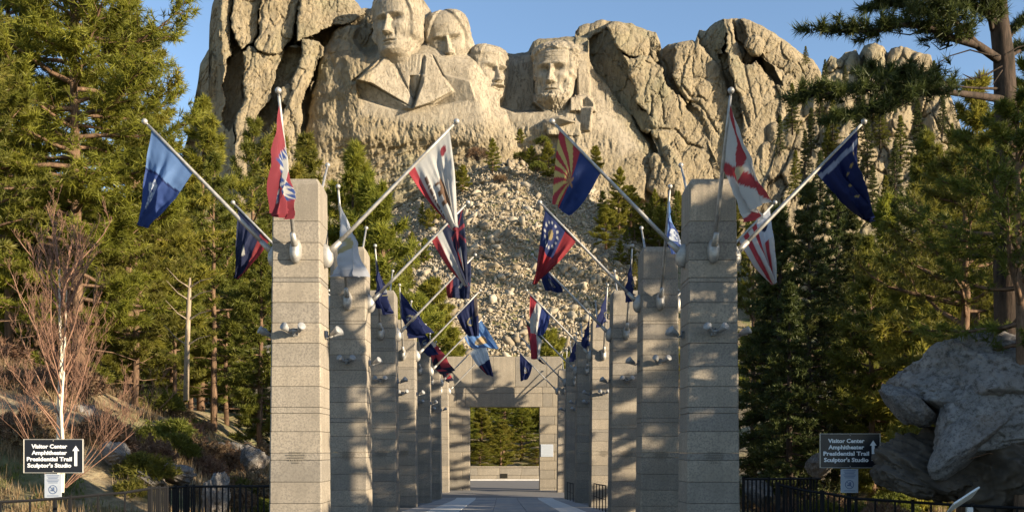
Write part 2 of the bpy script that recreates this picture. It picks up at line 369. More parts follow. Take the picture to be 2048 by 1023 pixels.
# smooth dressed slope east of the fourth head
f.facet([(1148, 76), (1176, 76), (1185, 120), (1200, 150), (1232, 185), (1262, 225), (1300, 290), (1290, 400), (1120, 400), (1130, 225), (1150, 190)], 14, -.22, .36, 1190, 200, 6)
# east massif
S([(1174, 50), (1226, 50), (1250, 120), (1272, 175), (1284, 220), (1316, 250), (1292, 266), (1258, 226), (1230, 187), (1198, 152), (1182, 120), (1176, 78)], -62, .75, .1, 1190, 100, 3)
S([(1146, 76), (1156, 44), (1184, 38), (1210, 38), (1216, 56), (1182, 74)], -40, -.2, .3, 1160, 60, 14)
S([(1214, 50), (1250, 30), (1296, 50), (1304, 70), (1298, 114), (1262, 116), (1236, 100)], 18, -.42, .2, 1235, 80, 20)
S([(1298, 58), (1326, 70), (1330, 110), (1312, 130), (1298, 104)], -4, -.4, .2, 1300, 90, 12)
S([(1246, 112), (1262, 120), (1298, 110), (1332, 148), (1352, 182), (1392, 222), (1424, 280), (1436, 440), (1340, 440), (1312, 300), (1298, 236), (1272, 192), (1256, 150)], 40, -.28, .14, 1262, 170, 16)
S([(1312, 104), (1322, 90), (1352, 84), (1352, 110), (1350, 160), (1372, 184), (1352, 190), (1326, 150)], -52, .9, .1, 1325, 130, 4)
S([(1350, 92), (1390, 60), (1414, 88), (1428, 110), (1450, 140), (1474, 180), (1484, 230), (1504, 300), (1514, 440), (1432, 440), (1414, 272), (1388, 216), (1356, 180), (1345, 150)], 20, -.30, .12, 1350, 150, 22)
S([(1390, 66), (1400, 50), (1442, 30), (1450, 60), (1442, 100), (1458, 132), (1438, 136), (1414, 100)], -66, .95, .1, 1400, 80, 5)
S([(1444, 30), (1466, 26), (1466, 72), (1478, 100), (1502, 140), (1514, 182), (1480, 188), (1462, 140), (1446, 100), (1450, 70)], 2, -.42, .1, 1446, 100, 12)
S([(1462, 30), (1488, 30), (1500, 90), (1512, 120), (1492, 132), (1474, 98)], -48, .2, .1, 1475, 80, 3)
S([(1484, 24), (1522, 36), (1552, 54), (1584, 76), (1614, 98), (1660, 140), (1640, 210), (1584, 172), (1562, 142), (1532, 122), (1506, 104), (1492, 80)], 4, -.34, .16, 1490, 90, 24)
T([(1505, 92, 20, 14), (1516, 100, 16, 12)], .45)
S([(1452, 104), (1474, 112), (1492, 134), (1516, 122), (1548, 165), (1564, 212), (1548, 260), (1524, 440), (1490, 440), (1484, 240), (1472, 182)], 30, -.25, .12, 1458, 180, 14)
S([(1438, 104), (1452, 106), (1470, 182), (1478, 230), (1462, 200), (1446, 150)], -34, .4, .1, 1455, 150, 3)
S([(1528, 116), (1562, 142), (1604, 176), (1592, 250), (1556, 250), (1560, 200), (1546, 160)], 24, -.5, .1, 1535, 170, 12)
S([(1528, 118), (1546, 130), (1560, 160), (1566, 172), (1550, 170), (1536, 148)], -24, .3, .1, 1545, 150, 3)
S([(1384, 200), (1412, 268), (1440, 340), (1420, 300), (1390, 250), (1372, 210)], 8, .3, .1, 1400, 250, 3)
for (x, y, w, h) in [(1335, 330, 12, 56), (1322, 356, 10, 58), (1350, 350, 12, 56), (1310, 345, 14, 56), (1545, 290, 16, 36), (1558, 320, 14, 38), (1530, 330, 18, 38), (1580, 300, 12, 34), (1500, 350, 26, 40), (1600, 260, 22, 14), (1625, 240, 24, 4), (1650, 300, 30, 10)]:
    T([(x, y - 28, w, h - 4), (x + 2, y + 34, w * 1.15, h)], .4)
# cracks and ledges
for pts, w, d in [([(462, -20), (461, 40), (458, 120)], 2.2, 12), ([(530, -20), (522, 40), (512, 78)], 2.5, 12), ([(602, -20), (594, 50), (580, 90)], 2.6, 12), ([(512, 88), (484, 160), (486, 190)], 2, 9),
                  ([(534, 75), (528, 110)], 2, 8), ([(536, 40), (545, 52), (558, 40)], 2, 8), ([(1389, 95), (1390, 160)], 1.6, 7), ([(1404, 100), (1402, 125)], 1.8, 8), ([(1378, 108), (1368, 150), (1362, 180)], 1.8, 7),
                  ([(1366, 175), (1385, 190), (1408, 203)], 2.4, 10), ([(1350, 160), (1440, 158)], 1.5, 4), ([(1305, 190), (1300, 235)], 2, 8), ([(1328, 195), (1330, 245)], 2, 8), ([(1372, 210), (1398, 245), (1410, 268)], 4, 9),
                  ([(1300, 255), (1345, 262), (1400, 300)], 3, 11), ([(1272, 250), (1312, 280), (1330, 330)], 3.5, 13), ([(1466, 44), (1470, 80), (1490, 105)], 3.5, 16), ([(1480, 40), (1484, 66)], 2.2, 10),
                  ([(1526, 115), (1540, 140), (1556, 168)], 5, 15), ([(1595, 130), (1604, 150)], 2.4, 8), ([(1490, 130), (1500, 180), (1512, 230)], 2.2, 7), ([(1434, 100), (1445, 150), (1480, 210), (1500, 250)], 4, 12),
                  ([(1324, 120), (1345, 170), (1400, 215), (1440, 270)], 3, 9), ([(640, 95), (622, 170), (606, 250)], 5, 13), ([(665, 55), (655, 100), (670, 130)], 5, 12)]:
    f.crack(pts, w, d * .65)
# hollow between the third and the fourth head, dark ledges
f.facet([(997, 112), (1020, 112), (1060, 108), (1067, 120), (1070, 150), (1066, 205), (1085, 222), (1030, 224), (1000, 214), (1003, 160)], -46, .15, .1, 1040, 170, 2.5)
f.facet([(718, 52), (740, 30), (762, 20), (756, 60), (756, 110), (740, 118), (722, 100), (708, 78)], -34, .3, .2, 740, 70, 5)
# coat, collar and lapels below the first head
cy0 = 62
f.facet([(690, 118), (765, 104), (870, 100), (945, 130), (985, 260), (960, 300), (720, 300), (690, 250)], 46, .02, .16, 820, 160, 16, 'max')
f.facet([(768, 110), (712, 160), (740, 166), (826, 216), (827, 196), (800, 158), (778, 118)], 60, -.30, .36, 770, 160, 1.6)
f.facet([(712, 162), (740, 168), (828, 218), (790, 220), (716, 196)], 54, .42, -.40, 770, 190, 1.6)
f.facet([(783, 108), (846, 108), (852, 130), (846, 160), (829, 205), (806, 160)], 48, .06, .12, 820, 150, 1.5)
f.facet([(820, 152), (848, 148), (846, 172), (829, 206), (818, 176)], 42, .7, -.3, 834, 176, 1.4)
f.facet([(851, 112), (846, 165), (826, 217), (862, 206), (908, 180), (884, 150), (864, 118)], 62, -.16, .30, 860, 170, 1.6)
f.facet([(866, 212), (908, 184), (886, 148), (940, 162), (952, 200), (900, 206)], 50, .26, -.16, 910, 180, 2)
f.crack([(768, 112), (750, 132), (706, 162)], 2.2, 10, True); f.crack([(846, 112), (843, 150), (826, 214)], 2, 9, True); f.crack([(787, 118), (806, 158), (826, 200)], 1.4, 4, True); f.crack([(866, 112), (886, 152)], 1.4, 4, True)
for k in range(7): f.crack([(795 + k * 7, 112), (800 + k * 5.5, 140 - k % 2 * 6)], 1.5, 1.3, True)
f.facet([(1149, 84), (1178, 80), (1180, 194), (1150, 196)], 24, -.15, .05, 1160, 140, 1.5); f.facet([(1064, 80), (1176, 74), (1176, 104), (1066, 112)], 8, -.05, .3, 1120, 90, 3)
f.crack([(1151, 140), (1153, 188)], 2.5, 16, True)
# blocks beside and under the fourth head
f.facet([(1140, 195), (1170, 190), (1186, 196), (1182, 222), (1140, 222)], 38, -.2, .2, 1160, 205, 2)
f.facet([(1164, 200), (1176, 192), (1188, 205), (1192, 224), (1166, 222)], 34, .5, -.2, 1176, 208, 1.5)
f.facet([(1090, 240), (1120, 232), (1165, 246), (1160, 272), (1096, 270)], 50, -.1, .4, 1130, 255, 2)
f.facet([(1086, 244), (1118, 234), (1150, 243), (1110, 254), (1088, 262)], 52, .3, -.6, 1115, 250, 1.8)
f.facet([(1160, 214), (1186, 214), (1180, 262), (1160, 262)], 46, .6, .1, 1172, 240, 2)
# surface roughness: jointed natural rock, blasted rubble face, dressed stone
wn_ = sstep(0, 30, f.sd([(762, -30), (870, 0), (1010, 95), (1178, 70), (1200, 150), (1300, 300), (1250, 330), (960, 300), (700, 235), (735, 120)]))
rough = sstep(-10, 20, f.sd([(690, 70), (760, 110), (700, 235), (960, 240), (1010, 240), (1230, 260), (1290, 420), (640, 430), (600, 260)]))
nat = 1 - np.maximum(wn_, rough * .8)
f1, f2, cid = voro(f.wX / 30 + f.wY / 90, f.wY / 95, 5); f.D += nat * ((cid - .5) * 6 - 2.5 * np.exp(-((f2 - f1) / .035) ** 2) - 3 * f1 ** 2)
g1, g2, gid = voro(f.wX / 13, f.wY / 22, 8); f.D += nat * (fbm(f.X / 60, f.Y / 50, 83, 2) > .1) * ((gid - .5) * 2.0 - 1.0 * np.exp(-((g2 - g1) / .08) ** 2))
fs = np.abs(fbm(f.X / 34 + f.Y / 70, f.Y / 80, 91, 4, .55)); f.D -= nat * 3.4 * np.exp(-(fs / .018) ** 2); fs = np.abs(fbm(f.X / 70, f.Y / 30 - f.X / 90, 95, 4, .55)); f.D -= nat * 2 * np.exp(-(fs / .014) ** 2)
f.D += (nat * 3.2 + .6) * fbm(f.X / 16, f.Y / 26, 21, 5, .55)
f.D += rough * (fbm(f.X / 7, f.Y / 16, 31, 5, .62) * 4.2 + fbm(f.X / 60, f.Y / 40, 33, 2) * 8)
f.D += fbm(f.X / 3.2, f.Y / 6, 61, 3, .6) * (.35 + nat * .7 + rough * .8)
bt = sstep(270, 300, f.Y) * sstep(630, 680, f.X) * sstep(1010, 900, f.X)        # fractured darker band at the foot
f.D += bt * (-16 + fbm(f.X / 16 + f.Y / 9, f.Y / 16, 71, 4, .6) * 9)
f.rim(26, 26)
carved = np.clip(wn_ * 1.0, 0, 1) * (1 - .5 * rough)
tag(meshobj('granite_mountain', f.mesh('granite_mountain', MY, M['cliff'], carved)), kind='structure')

# ------------------------------------------------------------------ the four carved heads
def head(label, px, py, D, S, yaw, pitch=0, kind='plain', tilt=0.0, wide=1.0, seed=1):
    nA, nV = 170, 190
    a = np.linspace(-2.15, 2.15, nA); v = np.linspace(-2.1, 1.56, nV); A, V = np.meshgrid(a, v)
    tv = [-2.2, -1.75, -1.56, -1.46, -1.3, -.95, -.5, 0, .3, .8, 1.2, 1.42, 1.53, 1.565]
    tf = [.34, .42, .60, .80, .93, .93, .90, .90, .97, .95, .76, .48, .22, .01]
    ts = [.58, .60, .64, .68, .76, .88, .96, 1.0, 1.0, 1.0, .88, .62, .30, .01]
    fr = np.interp(V, tv, tf); sd = np.interp(V, tv, ts) * wide
    e = 2.35; r = (np.abs(np.cos(A) / fr) ** e + np.abs(np.sin(A) / sd) ** e) ** (-1 / e)
    G = lambda u, w, s, t: np.exp(-((A - u) / s) ** 2 - ((V - w) / t) ** 2); aA = np.abs(A)
    Gs = lambda u, w, s, t: np.exp(-((aA - u) / s) ** 2 - ((V - w) / t) ** 2)
    r += .085 * Gs(.42, .24, .30, .09) + .03 * G(0, .75, .7, .4)                       # brow, forehead
    deep = {'plain': .21, 'young': .19, 'moustache': .23, 'beard': .26}[kind]
    r -= deep * Gs(.40, .04, .23, .14) + .09 * Gs(.20, .06, .10, .12)                # sockets
    r += .085 * Gs(.42, -.01, .15, .075) + .035 * Gs(.42, .075, .20, .022) + .025 * Gs(.42, -.09, .18, .02)   # eyeball, lids
    r -= .05 * Gs(.42, .10, .20, .018) + .04 * Gs(.41, 0.0, .035, .04)
    t = np.clip((.16 - V) / .76, 0, 1); wN = .085 + .085 * t ** 2; ridge = np.exp(-(np.abs(A) / wN) ** 2.6)
    r += np.where((V < .22) & (V > -.64), (.09 + .31 * t ** 1.1) * ridge * sstep(.26, .12, V), 0) + .34 * ridge * np.where(V <= -.60, sstep(-.68, -.60, V), 0) * (V <= -.60) * 0
    r += .09 * Gs(.165, -.56, .07, .075) - .04 * Gs(.10, -.64, .05, .03)              # nostrils
    r += .055 * Gs(.62, -.32, .24, .22) - .07 * Gs(.66, -.72, .20, .26) - .055 * Gs(.33, -.62, .06, .18)     # cheekbone, hollow, fold
    r += .06 * G(0, -.86, .26, .07) - .11 * np.exp(-(A / .32) ** 4 - ((V + .93) / .03) ** 2) + .06 * G(0, -1.0, .22, .055) - .05 * G(0, -1.11, .24, .06) - .02 * G(0, -.76, .04, .08)
    r += .10 * G(0, -1.30, .28, .14)                                                  # chin
    hn = fbm(A * 5 + seed, V * 2.2, seed, 4) * .05 + np.sin(V * 17 + A * 5 + seed + 2 * fbm(A * 2, V * 2, seed + 3, 2)) * .014
    if kind == 'plain':
        hm = sstep(1.0, 1.12, aA + .35 * np.clip(V - .2, 0, 2)) * sstep(-.85, -.6, V); r += hm * (.13 + hn) + .10 * Gs(1.35, -.45, .35, .22)
        hm2 = sstep(1.02, 1.14, V); r += hm2 * .03
    elif kind == 'young':
        hm = sstep(.92, 1.06, aA + .45 * np.clip(V - .1, 0, 2)) * sstep(-.7, -.4, V); r += hm * (.13 + hn); r += .05 * G(.2, 1.1, .5, .2)
    elif kind == 'moustache':
        hm = sstep(.95, 1.08, aA + .3 * np.clip(V - .2, 0, 2)) * sstep(-.6, -.3, V); r += hm * (.08 + hn) + .06 * sstep(.72, .9, V)
        mm = np.exp(-(aA / .40) ** 4 - ((V + .80 + aA * .22) / .105) ** 2); r += mm * (.27 + .35 * hn) + .02 * Gs(.40, -.10, .24, .03) + .03 * Gs(.38, .30, .3, .06)
    else:
        bm = sstep(-.98, -1.14, V) * sstep(1.0, .7, aA) + sstep(.62, .8, aA) * sstep(-.3, -.5, V) * sstep(1.2, 1.0, aA) * .7
        r += np.clip(bm, 0, 1) * (.09 + fbm(A * 9, V * 9, 5, 3) * .10) + .10 * G(0, -1.48, .35, .2)
        hm = sstep(.95, 1.05, V + .18 * np.abs(A) + .05 * np.sin(A * 6)); r += hm * (.10 + fbm(A * 4, V * 6, 8, 3) * .09)
        hs = sstep(.86, .98, aA) * sstep(-.35, -.15, V); r += hs * (.10 + fbm(A * 5, V * 5, 12, 3) * .08); r += .05 * Gs(.60, -.30, .16, .12) - .05 * Gs(.60, -.66, .18, .2)
        r -= .02 * np.exp(-((V - .55) / .02) ** 2) * (aA < .5) + .02 * np.exp(-((V - .72) / .02) ** 2) * (aA < .5)
    r += fbm(A * 7, V * 7, 90 + seed, 3) * .012
    x = r * np.sin(A); d = r * np.cos(A); z = V + 0 * A
    # under the nose and jaw the stone is cut back sharply
    cyw, syw = math.cos(yaw), math.sin(yaw); x, d = x * cyw + d * syw, d * cyw - x * syw
    cp, sp = math.cos(pitch), math.sin(pitch); d, z = d * cp - z * sp, z * cp + d * sp
    ct, st = math.cos(tilt), math.sin(tilt); x, z = x * ct - z * st, z * ct + x * st
    Y0 = MY - D * MY / F; m = S * Y0 / F; c = P(px, py, Y0)
    W = np.stack([x * m, -d * m, z * m], -1).reshape(-1, 3)
    i, j = np.meshgrid(np.arange(nA - 1), np.arange(nV - 1)); q = (j * nA + i).ravel()
    me = mesh_np('carved_head', W, np.stack([q, q + 1, q + nA + 1, q + nA], -1), M['cliff'], True)
    at = me.attributes.new('carved', 'FLOAT', 'POINT'); at.data.foreach_set('value', np.ones(len(W), np.float32))
    return tag(meshobj('carved_head', me, loc=c), label, 'carved head')
head('largest carved granite face with swept back hair, above the carved coat lapels', 797, 54, 24, 45, -.42, 0, 'plain', .02, seed=1)
head('carved granite face tucked behind the largest head, chin raised, shadow along its nose', 897, 90, -8, 42, -.02, -.16, 'young', .16, seed=2)
head('carved granite face with a moustache, turned beside the dark hollow in the cliff', 975, 151, -17, 38, .60, 0, 'moustache', .02, seed=3)
head('bearded carved granite face at the right end of the four heads', 1112, 152, 6, 43, -.30, 0, 'beard', -.02, .95, seed=4)

# ------------------------------------------------------------------ rock outcrop to the right, nearer and broken into pinnacles
sk2 = np.array([[1500, 420], [1540, 330], [1560, 250], [1600, 190], [1640, 175], [1646, 130], [1662, 112], [1676, 118], [1690, 104], [1712, 100], [1718, 112], [1728, 92], [1750, 86], [1768, 95], [1775, 108], [1782, 96], [1800, 93], [1840, 104],
                [1862, 112], [1868, 140], [1888, 160], [1900, 190], [1915, 230], [1925, 270], [1960, 300], [2060, 330], [2120, 330]], float)
g = Field(1500, 2110, lambda x: np.interp(x, sk2[:, 0], sk2[:, 1]) + fbm(x / 11, x * 0, 7, 3) * 3, 700, 2.0, lambda X, Y: (Y - 330) * .35)
for pts in [[(1664, 130, 22, -50), (1672, 190, 30, -30)], [(1705, 118, 16, -40), (1700, 170, 24, -24)], [(1752, 104, 20, -28), (1748, 150, 22, -14), (1740, 210, 28, 0)], [(1800, 112, 22, -30), (1795, 160, 30, -12), (1790, 240, 34, 0)],
            [(1845, 122, 26, -26), (1858, 180, 26, -8), (1880, 250, 34, 6), (1885, 330, 40, 12)], [(1905, 230, 22, -10), (1905, 320, 30, 4)], [(1700, 210, 34, -8), (1690, 280, 40, 6)], [(1640, 220, 34, -16), (1650, 300, 40, 2)],
            [(1590, 230, 34, -22), (1600, 320, 44, 0)], [(1720, 330, 40, 16), (1730, 420, 50, 24)], [(1810, 320, 34, 12), (1800, 420, 50, 22)]]: g.tube(pts, .4)
a1, a2, ai = voro(g.wX / 34 + g.wY / 120, g.wY / 74, 15); g.D += (ai - .5) * 26 - 9 * np.exp(-((a2 - a1) / .05) ** 2) - 8 * a1 ** 2
b1, b2, bi = voro(g.wX / 13, g.wY / 24, 18); g.D += sstep(-.1, .3, fbm(g.X / 50, g.Y / 40, 28, 2)) * ((bi - .5) * 7 - 2 * np.exp(-((b2 - b1) / .06) ** 2) - 2 * b1 ** 2)
g.D += fbm(g.X / 9, g.Y / 12, 19, 4, .6) * 3.5; g.rim(20, 22)
tag(meshobj('rock_outcrop', g.mesh('rock_outcrop', 235, M['cliff'])), kind='structure')

# ------------------------------------------------------------------ rocks
def hull_rock(rng, n=11, flat=.75):
    """a faceted stone: points on a squashed sphere, convex hull by bmesh"""
    import bmesh
    bm = bmesh.new()
    for _ in range(n):
        v = rng.normal(size=3); v /= np.linalg.norm(v); v *= rng.uniform(.8, 1.05); bm.verts.new((v[0], v[1] * rng.uniform(.7, 1), v[2] * flat))
    r = bmesh.ops.convex_hull(bm, input=bm.verts); bmesh.ops.delete(bm, geom=list({e for e in r['geom_interior'] + r['geom_unused'] if isinstance(e, bmesh.types.BMVert)}), context='VERTS')
    bmesh.ops.triangulate(bm, faces=bm.faces); bm.verts.index_update()
    V = np.array([v.co[:] for v in bm.verts]); Fc = np.array([[v.index for v in f_.verts] for f_ in bm.faces]); bm.free(); return V, Fc
def rot_rand(rng, n):
    q = rng.normal(size=(n, 4)); q /= np.linalg.norm(q, axis=1)[:, None]; w, x, y, z = q.T
    return np.stack([1 - 2 * (y * y + z * z), 2 * (x * y - z * w), 2 * (x * z + y * w), 2 * (x * y + z * w), 1 - 2 * (x * x + z * z), 2 * (y * z - x * w), 2 * (x * z - y * w), 2 * (y * z + x * w), 1 - 2 * (x * x + y * y)], -1).reshape(n, 3, 3)
def mat_talus():
    m, nt, b, _ = nodes('talus_rock'); b.inputs['Roughness'].default_value = .9; b.inputs['Specular IOR Level'].default_value = .15
    a = nt.nodes.new('ShaderNodeAttribute'); a.attribute_name = 'tint'; n = tex(nt, 'noise', 2.2, 4, .6)
    c = ramp(nt, a.outputs['Fac'], [(0, (.15, .125, .09)), (.3, (.255, .21, .15)), (.75, (.33, .285, .21)), (1, (.42, .37, .29))])
    nt.links.new(mixc(nt, ramp(nt, n, [(.35, (.45, .45, .45)), (.6, (0, 0, 0))]), c, (.2, .17, .12)), b.inputs['Base Color']); return m
M['talus'] = mat_talus()
rng = np.random.default_rng(5)
protoR = [hull_rock(rng) for _ in range(14)]
n = 31000
ry = rng.uniform(196, 306, n); rx = rng.uniform(-.125, .165, n) * ry
ok = (HZ - gz(rx, ry) * F / ry < 800) & (HZ - gz(rx, ry) * F / ry > 325); rx, ry = rx[ok], ry[ok]
pxr = VX + rx * F / ry; pyr = HZ - gz(rx, ry) * F / ry
lft = np.interp(pyr, [325, 345, 420, 560, 800], [940, 900, 800, 770, 760]); rgt = np.interp(pyr, [325, 360, 430, 520, 800], [1140, 1180, 1235, 1290, 1320])
ok = (pxr > lft + rng.normal(size=len(rx)) * 12) & (pxr < rgt + rng.normal(size=len(rx)) * 12); rx, ry = rx[ok], ry[ok]; n = len(rx)
rs = .26 + .40 * rng.random(n) ** 2 + (rng.random(n) < .025) * rng.uniform(.4, 1.4, n); rz = gz(rx, ry) + rs * .25; Rm = rot_rand(rng, n)
VV, FF, TT = [], [], []; o = 0
for k in range(n):
    v, fc = protoR[k % 14]; VV.append((v * (rs[k] * np.array([1.35, .85, .9]))) @ Rm[k].T + (rx[k], ry[k], rz[k])); FF.append(fc + o); o += len(v); TT.append(np.full(len(v), rng.random()))
me = mesh_np('talus_slope', np.concatenate(VV), np.concatenate(FF), M['talus'])
at = me.attributes.new('tint', 'FLOAT', 'POINT'); at.data.foreach_set('value', np.concatenate(TT).astype(np.float32))
tag(meshobj('talus_slope', me), 'slope of broken pale granite blocks spilling below the carved heads', kind='stuff')
def boulder_mesh(name, seed, sub=5, amp=.28, squash=(1, .8, .7), facets=16, cut=.72, mat='boulder'):
    """a weathered block: icosphere clipped by random planes, then roughened"""
    import bmesh
    bm = bmesh.new(); bmesh.ops.create_icosphere(bm, subdivisions=sub, radius=1)
    V = np.array([v.co[:] for v in bm.verts]); Fc = np.array([[v.index for v in q_.verts] for q_ in bm.faces]); bm.free()
    r_ = np.random.default_rng(seed)
    for _ in range(facets):
        nn = r_.normal(size=3); nn /= np.linalg.norm(nn); c = r_.uniform(cut, .95); dd = V @ nn - c; V = V - np.outer(np.clip(dd, 0, None) * .92, nn)
    nn = V / np.linalg.norm(V, axis=1)[:, None]
    dsp = fbm(V[:, 0] * 2.2 + 3 * V[:, 2], V[:, 1] * 2.2 - 2 * V[:, 2], seed, 5, .58) * amp + fbm(V[:, 2] * 5 + V[:, 0], V[:, 0] * 5 + V[:, 1] * 3, seed + 4, 4, .6) * amp * .35
    rg_ = np.abs(fbm(V[:, 0] * 2.6 + V[:, 2] * 1.7, V[:, 1] * 2.6 + V[:, 2] * 2.1, seed + 9, 3)); dsp -= .05 * np.exp(-(rg_ / .035) ** 2) - fbm(V[:, 0] * 14, V[:, 2] * 14 + V[:, 1] * 9, seed + 2, 3, .7) * .016
    V = (V + nn * dsp[:, None]) * np.array(squash)
    me = mesh_np(name, V, Fc, M[mat], True); return me
def mat_boulder():
    m, nt, b, _ = nodes('boulder_granite'); b.inputs['Roughness'].default_value = .9; b.inputs['Specular IOR Level'].default_value = .2
    n1 = tex(nt, 'noise', 2.4, 7, .72); n2 = tex(nt, 'noise', 14, 6, .8); n3 = tex(nt, 'noise', .7, 4, .6)
    c = ramp(nt, n1, [(.3, (.13, .125, .12)), (.55, (.26, .245, .23)), (.75, (.37, .345, .315))])
    c = mixc(nt, ramp(nt, n2, [(.38, (.8, .8, .8)), (.52, (0, 0, 0))]), c, (.05, .045, .04))
    c = mixc(nt, ramp(nt, n3, [(.5, (0, 0, 0)), (.7, (.45, .45, .45))]), c, (.20, .145, .10))
    nt.links.new(c, b.inputs['Base Color']); p = bump(nt, b, n2, .7, .05); bump(nt, b, n1, .5, .15, p); return m
M['boulder'] = mat_boulder()
M['boulder_dark'] = simple('dark_brown_rock', (.075, .06, .045), .95, 0, .5, 2.2)  # darker and browner than the boulders above

# ------------------------------------------------------------------ avenue: paving, pillars, gate, wall
def pz(y): return float(np.interp(y, PY, PZ))
def mat_slab():
    m, nt, b, _ = nodes('paving_stone'); b.inputs['Roughness'].default_value = .8; oi = nt.nodes.new('ShaderNodeObjectInfo')
    n = tex(nt, 'noise', 2.2, 5, .7, coord='Object'); c = ramp(nt, n, [(.3, (.27, .27, .27)), (.7, (.38, .37, .355))])
    nt.links.new(mixc(nt, 1.0, c, ramp(nt, oi.outputs['Random'], [(0, (.72, .74, .78)), (1, (1.05, 1.0, .95))]), 'MULTIPLY'), b.inputs['Base Color']); return m
M['slab'] = mat_slab(); M['band'] = simple('pale_paving', (.58, .565, .53), .8, 0, .12, 3)
mb = MB()
for y0, y1 in ((-10, 15), (15, 58), (58, 96)):
    a, b = pz(y0), pz(y1); mb.add([(-6.3, y0, a + .01), (6.5, y0, a + .01), (6.5, y1, b + .01), (-6.3, y1, b + .01)], [(0, 1, 2, 3)])
walk = tag(mb.build('walkway', simple('mortar_bed', (.16, .155, .15), .9)), kind='structure')
slab_me = MB().box((0, 0, 0), (1, 1, .08), .012).mesh('paving_slab', M['slab']); band_me = slab_me.copy(); band_me.materials[0] = M['band']
xe = [-3.6, -2.75, -1.55, -.35, .85, 2.05, 3.0, 3.75]
y = 36.0
while y < 89.5:
    hgt = 1.5
    for k in range(len(xe) - 1):
        w = xe[k + 1] - xe[k]; edge = k in (1, 5)
        o = meshobj('paving_slab', band_me if edge else slab_me, walk, ((xe[k] + xe[k + 1]) / 2, y + hgt / 2, pz(y + hgt / 2) - .012)); o.scale = (w - .02, hgt - .02, 1)
        o.rotation_euler.x = math.atan2(pz(y + hgt) - pz(y), hgt)
    y += hgt
# one pillar = courses of granite; batter 0.92 -> 1.06 m; heights measured down from the top
TOP = 5.35
joints = [0, .85, 1.27, 1.61, 1.96, 2.05, 2.45, 2.85, 3.25, 3.71, 4.10, 4.51, 4.63, 4.99, 5.41, 5.55, 5.98, 6.40, 6.82, 7.24, 7.66, 8.08, 8.50]
def pw(t): return .92 + .12 * t / 6.5
def prism(w0, w1, z0, z1, ch=.02, top=0.0):
    """square block tapering from w1 (top) to w0 (bottom), small chamfers; 'top' = sloping shoulder at the head"""
    m_ = MB(); rings = []
    for (z, w) in [(z0, w0 - ch * 1.2), (z0 + ch * .6, w0), (z1 - max(ch * .6, top * 2.4), w1), (z1, w1 - max(ch * 1.2, top * 2))]:
        h = w / 2; c = .028
        rings.append([(-h + c, -h, z), (h - c, -h, z), (h, -h + c, z), (h, h - c, z), (h - c, h, z), (-h + c, h, z), (-h, h - c, z), (-h, -h + c, z)])
    vs = [v for r_ in rings for v in r_]; fs = []
    for i in range(3):
        for k in range(8): k2 = (k + 1) % 8; fs.append((i * 8 + k, i * 8 + k2, i * 8 + 8 + k2, i * 8 + 8 + k))
    fs.append(tuple(range(8))[::-1]); fs.append(tuple(24 + k for k in range(8))); return m_.add(vs, fs)
course_me = []
for k, (a, b) in enumerate(zip(joints[:-1], joints[1:])):
    dw = (-.004, .004, 0, .002)[k % 4] if k else 0
    course_me.append(prism(pw(b) + dw, pw(a) + dw, -b + .003, -a - (.003 if k else 0), .012, .05 if k == 0 else 0).mesh('granite_course', M['cap'] if k == 0 else M['granite']))
# fittings, modelled facing -Y at the face plane
pm = MB(); PL = 3.6; d45 = Vector((0, -.70, .72)).normalized()
d34 = Vector((0, -math.cos(R(60)), math.sin(R(60)))); PF = 2.85
def pole_set(d, PL):
    p0 = Vector((0, -.10, 0)); bm_ = MB().ball(p0 + d * (PL + .09), .062, 10, 7); bm_.tube([p0 + d * PL, p0 + d * (PL + .05)], .018, 6)
    return MB().tube([p0 + d * t for t in (.1, .9, 1.8, PL * .76, PL)], [.042, .041, .037, .031, .026], 8).mesh('flag_pole', M['alu'], True), bm_.mesh('finial', M['alu'], True)
pole45, pole34 = pole_set(d45, PL), pole_set(d34, PF)
sk = MB().ball((0, -.02, -.06), (.125, .17, .25), 14, 10, Matrix.Rotation(R(-12), 4, 'X')); sk.tube([Vector((0, -.07, -.02)), Vector((0, -.10, 0)) + d45 * .32], [.075, .052], 10); sk.ball((.03, -.175, .03), .018, 6, 4)
sock_me = sk.mesh('pole_socket', M['alu'], True)
lb = MB().box((0, -.03, 0), (.11, .06, .16), .012); lb.tube([(0, -.05, -.02), (0, -.12, -.05), (0, -.16, -.02)], .022, 6); lb.tube([(-.13, -.17, 0), (.13, -.17, 0)], .02, 6)
arm_me = lb.mesh('lamp_bracket', M['lamp'], True)
def lamp_head(sx):
    q = MB(); d = Vector((sx * .45, -.75, .42)).normalized(); c = Vector((sx * .10, -.17, .01))
    return q.tube([c - d * .05, c, c + d * .07, c + d * .17, c + d * .18], [.03, .045, .055, .085, .078], 10).mesh('lamp_head', M['lamp'], True)
lh_me = [lamp_head(-1), lamp_head(1)]
def text_mesh(name, s, size, mat, off=.0, ext=.002, align='CENTER'):
    cu = bpy.data.curves.new(name, 'FONT'); cu.body = s; cu.size = size; cu.offset = off; cu.extrude = ext; cu.align_x = align; cu.resolution_u = 2
    o = bpy.data.objects.new(name, cu); col.objects.link(o); bpy.context.view_layer.update()
    me = bpy.data.meshes.new_from_object(o.evaluated_get(bpy.context.evaluated_depsgraph_get())); bpy.data.objects.remove(o); bpy.data.curves.remove(cu)
    me.materials.clear(); me.materials.append(mat); me.transform(Matrix.Rotation(R(90), 4, 'X')); return me
M['incised'] = simple('incised_shadow', (.16, .14, .11), .9)
ib = MB(); r_ = random.Random(3)
for row, (w, zz) in enumerate([(.22, .10), (.36, .05), (.30, 0), (.26, -.05), (.12, -.10)]):
    x_ = -w / 2
    while x_ < w / 2:
        lw = r_.uniform(.014, .03); ib.box((x_ + lw / 2, 0, zz), (lw, .004, .024)); x_ += lw + r_.uniform(.008, .02)
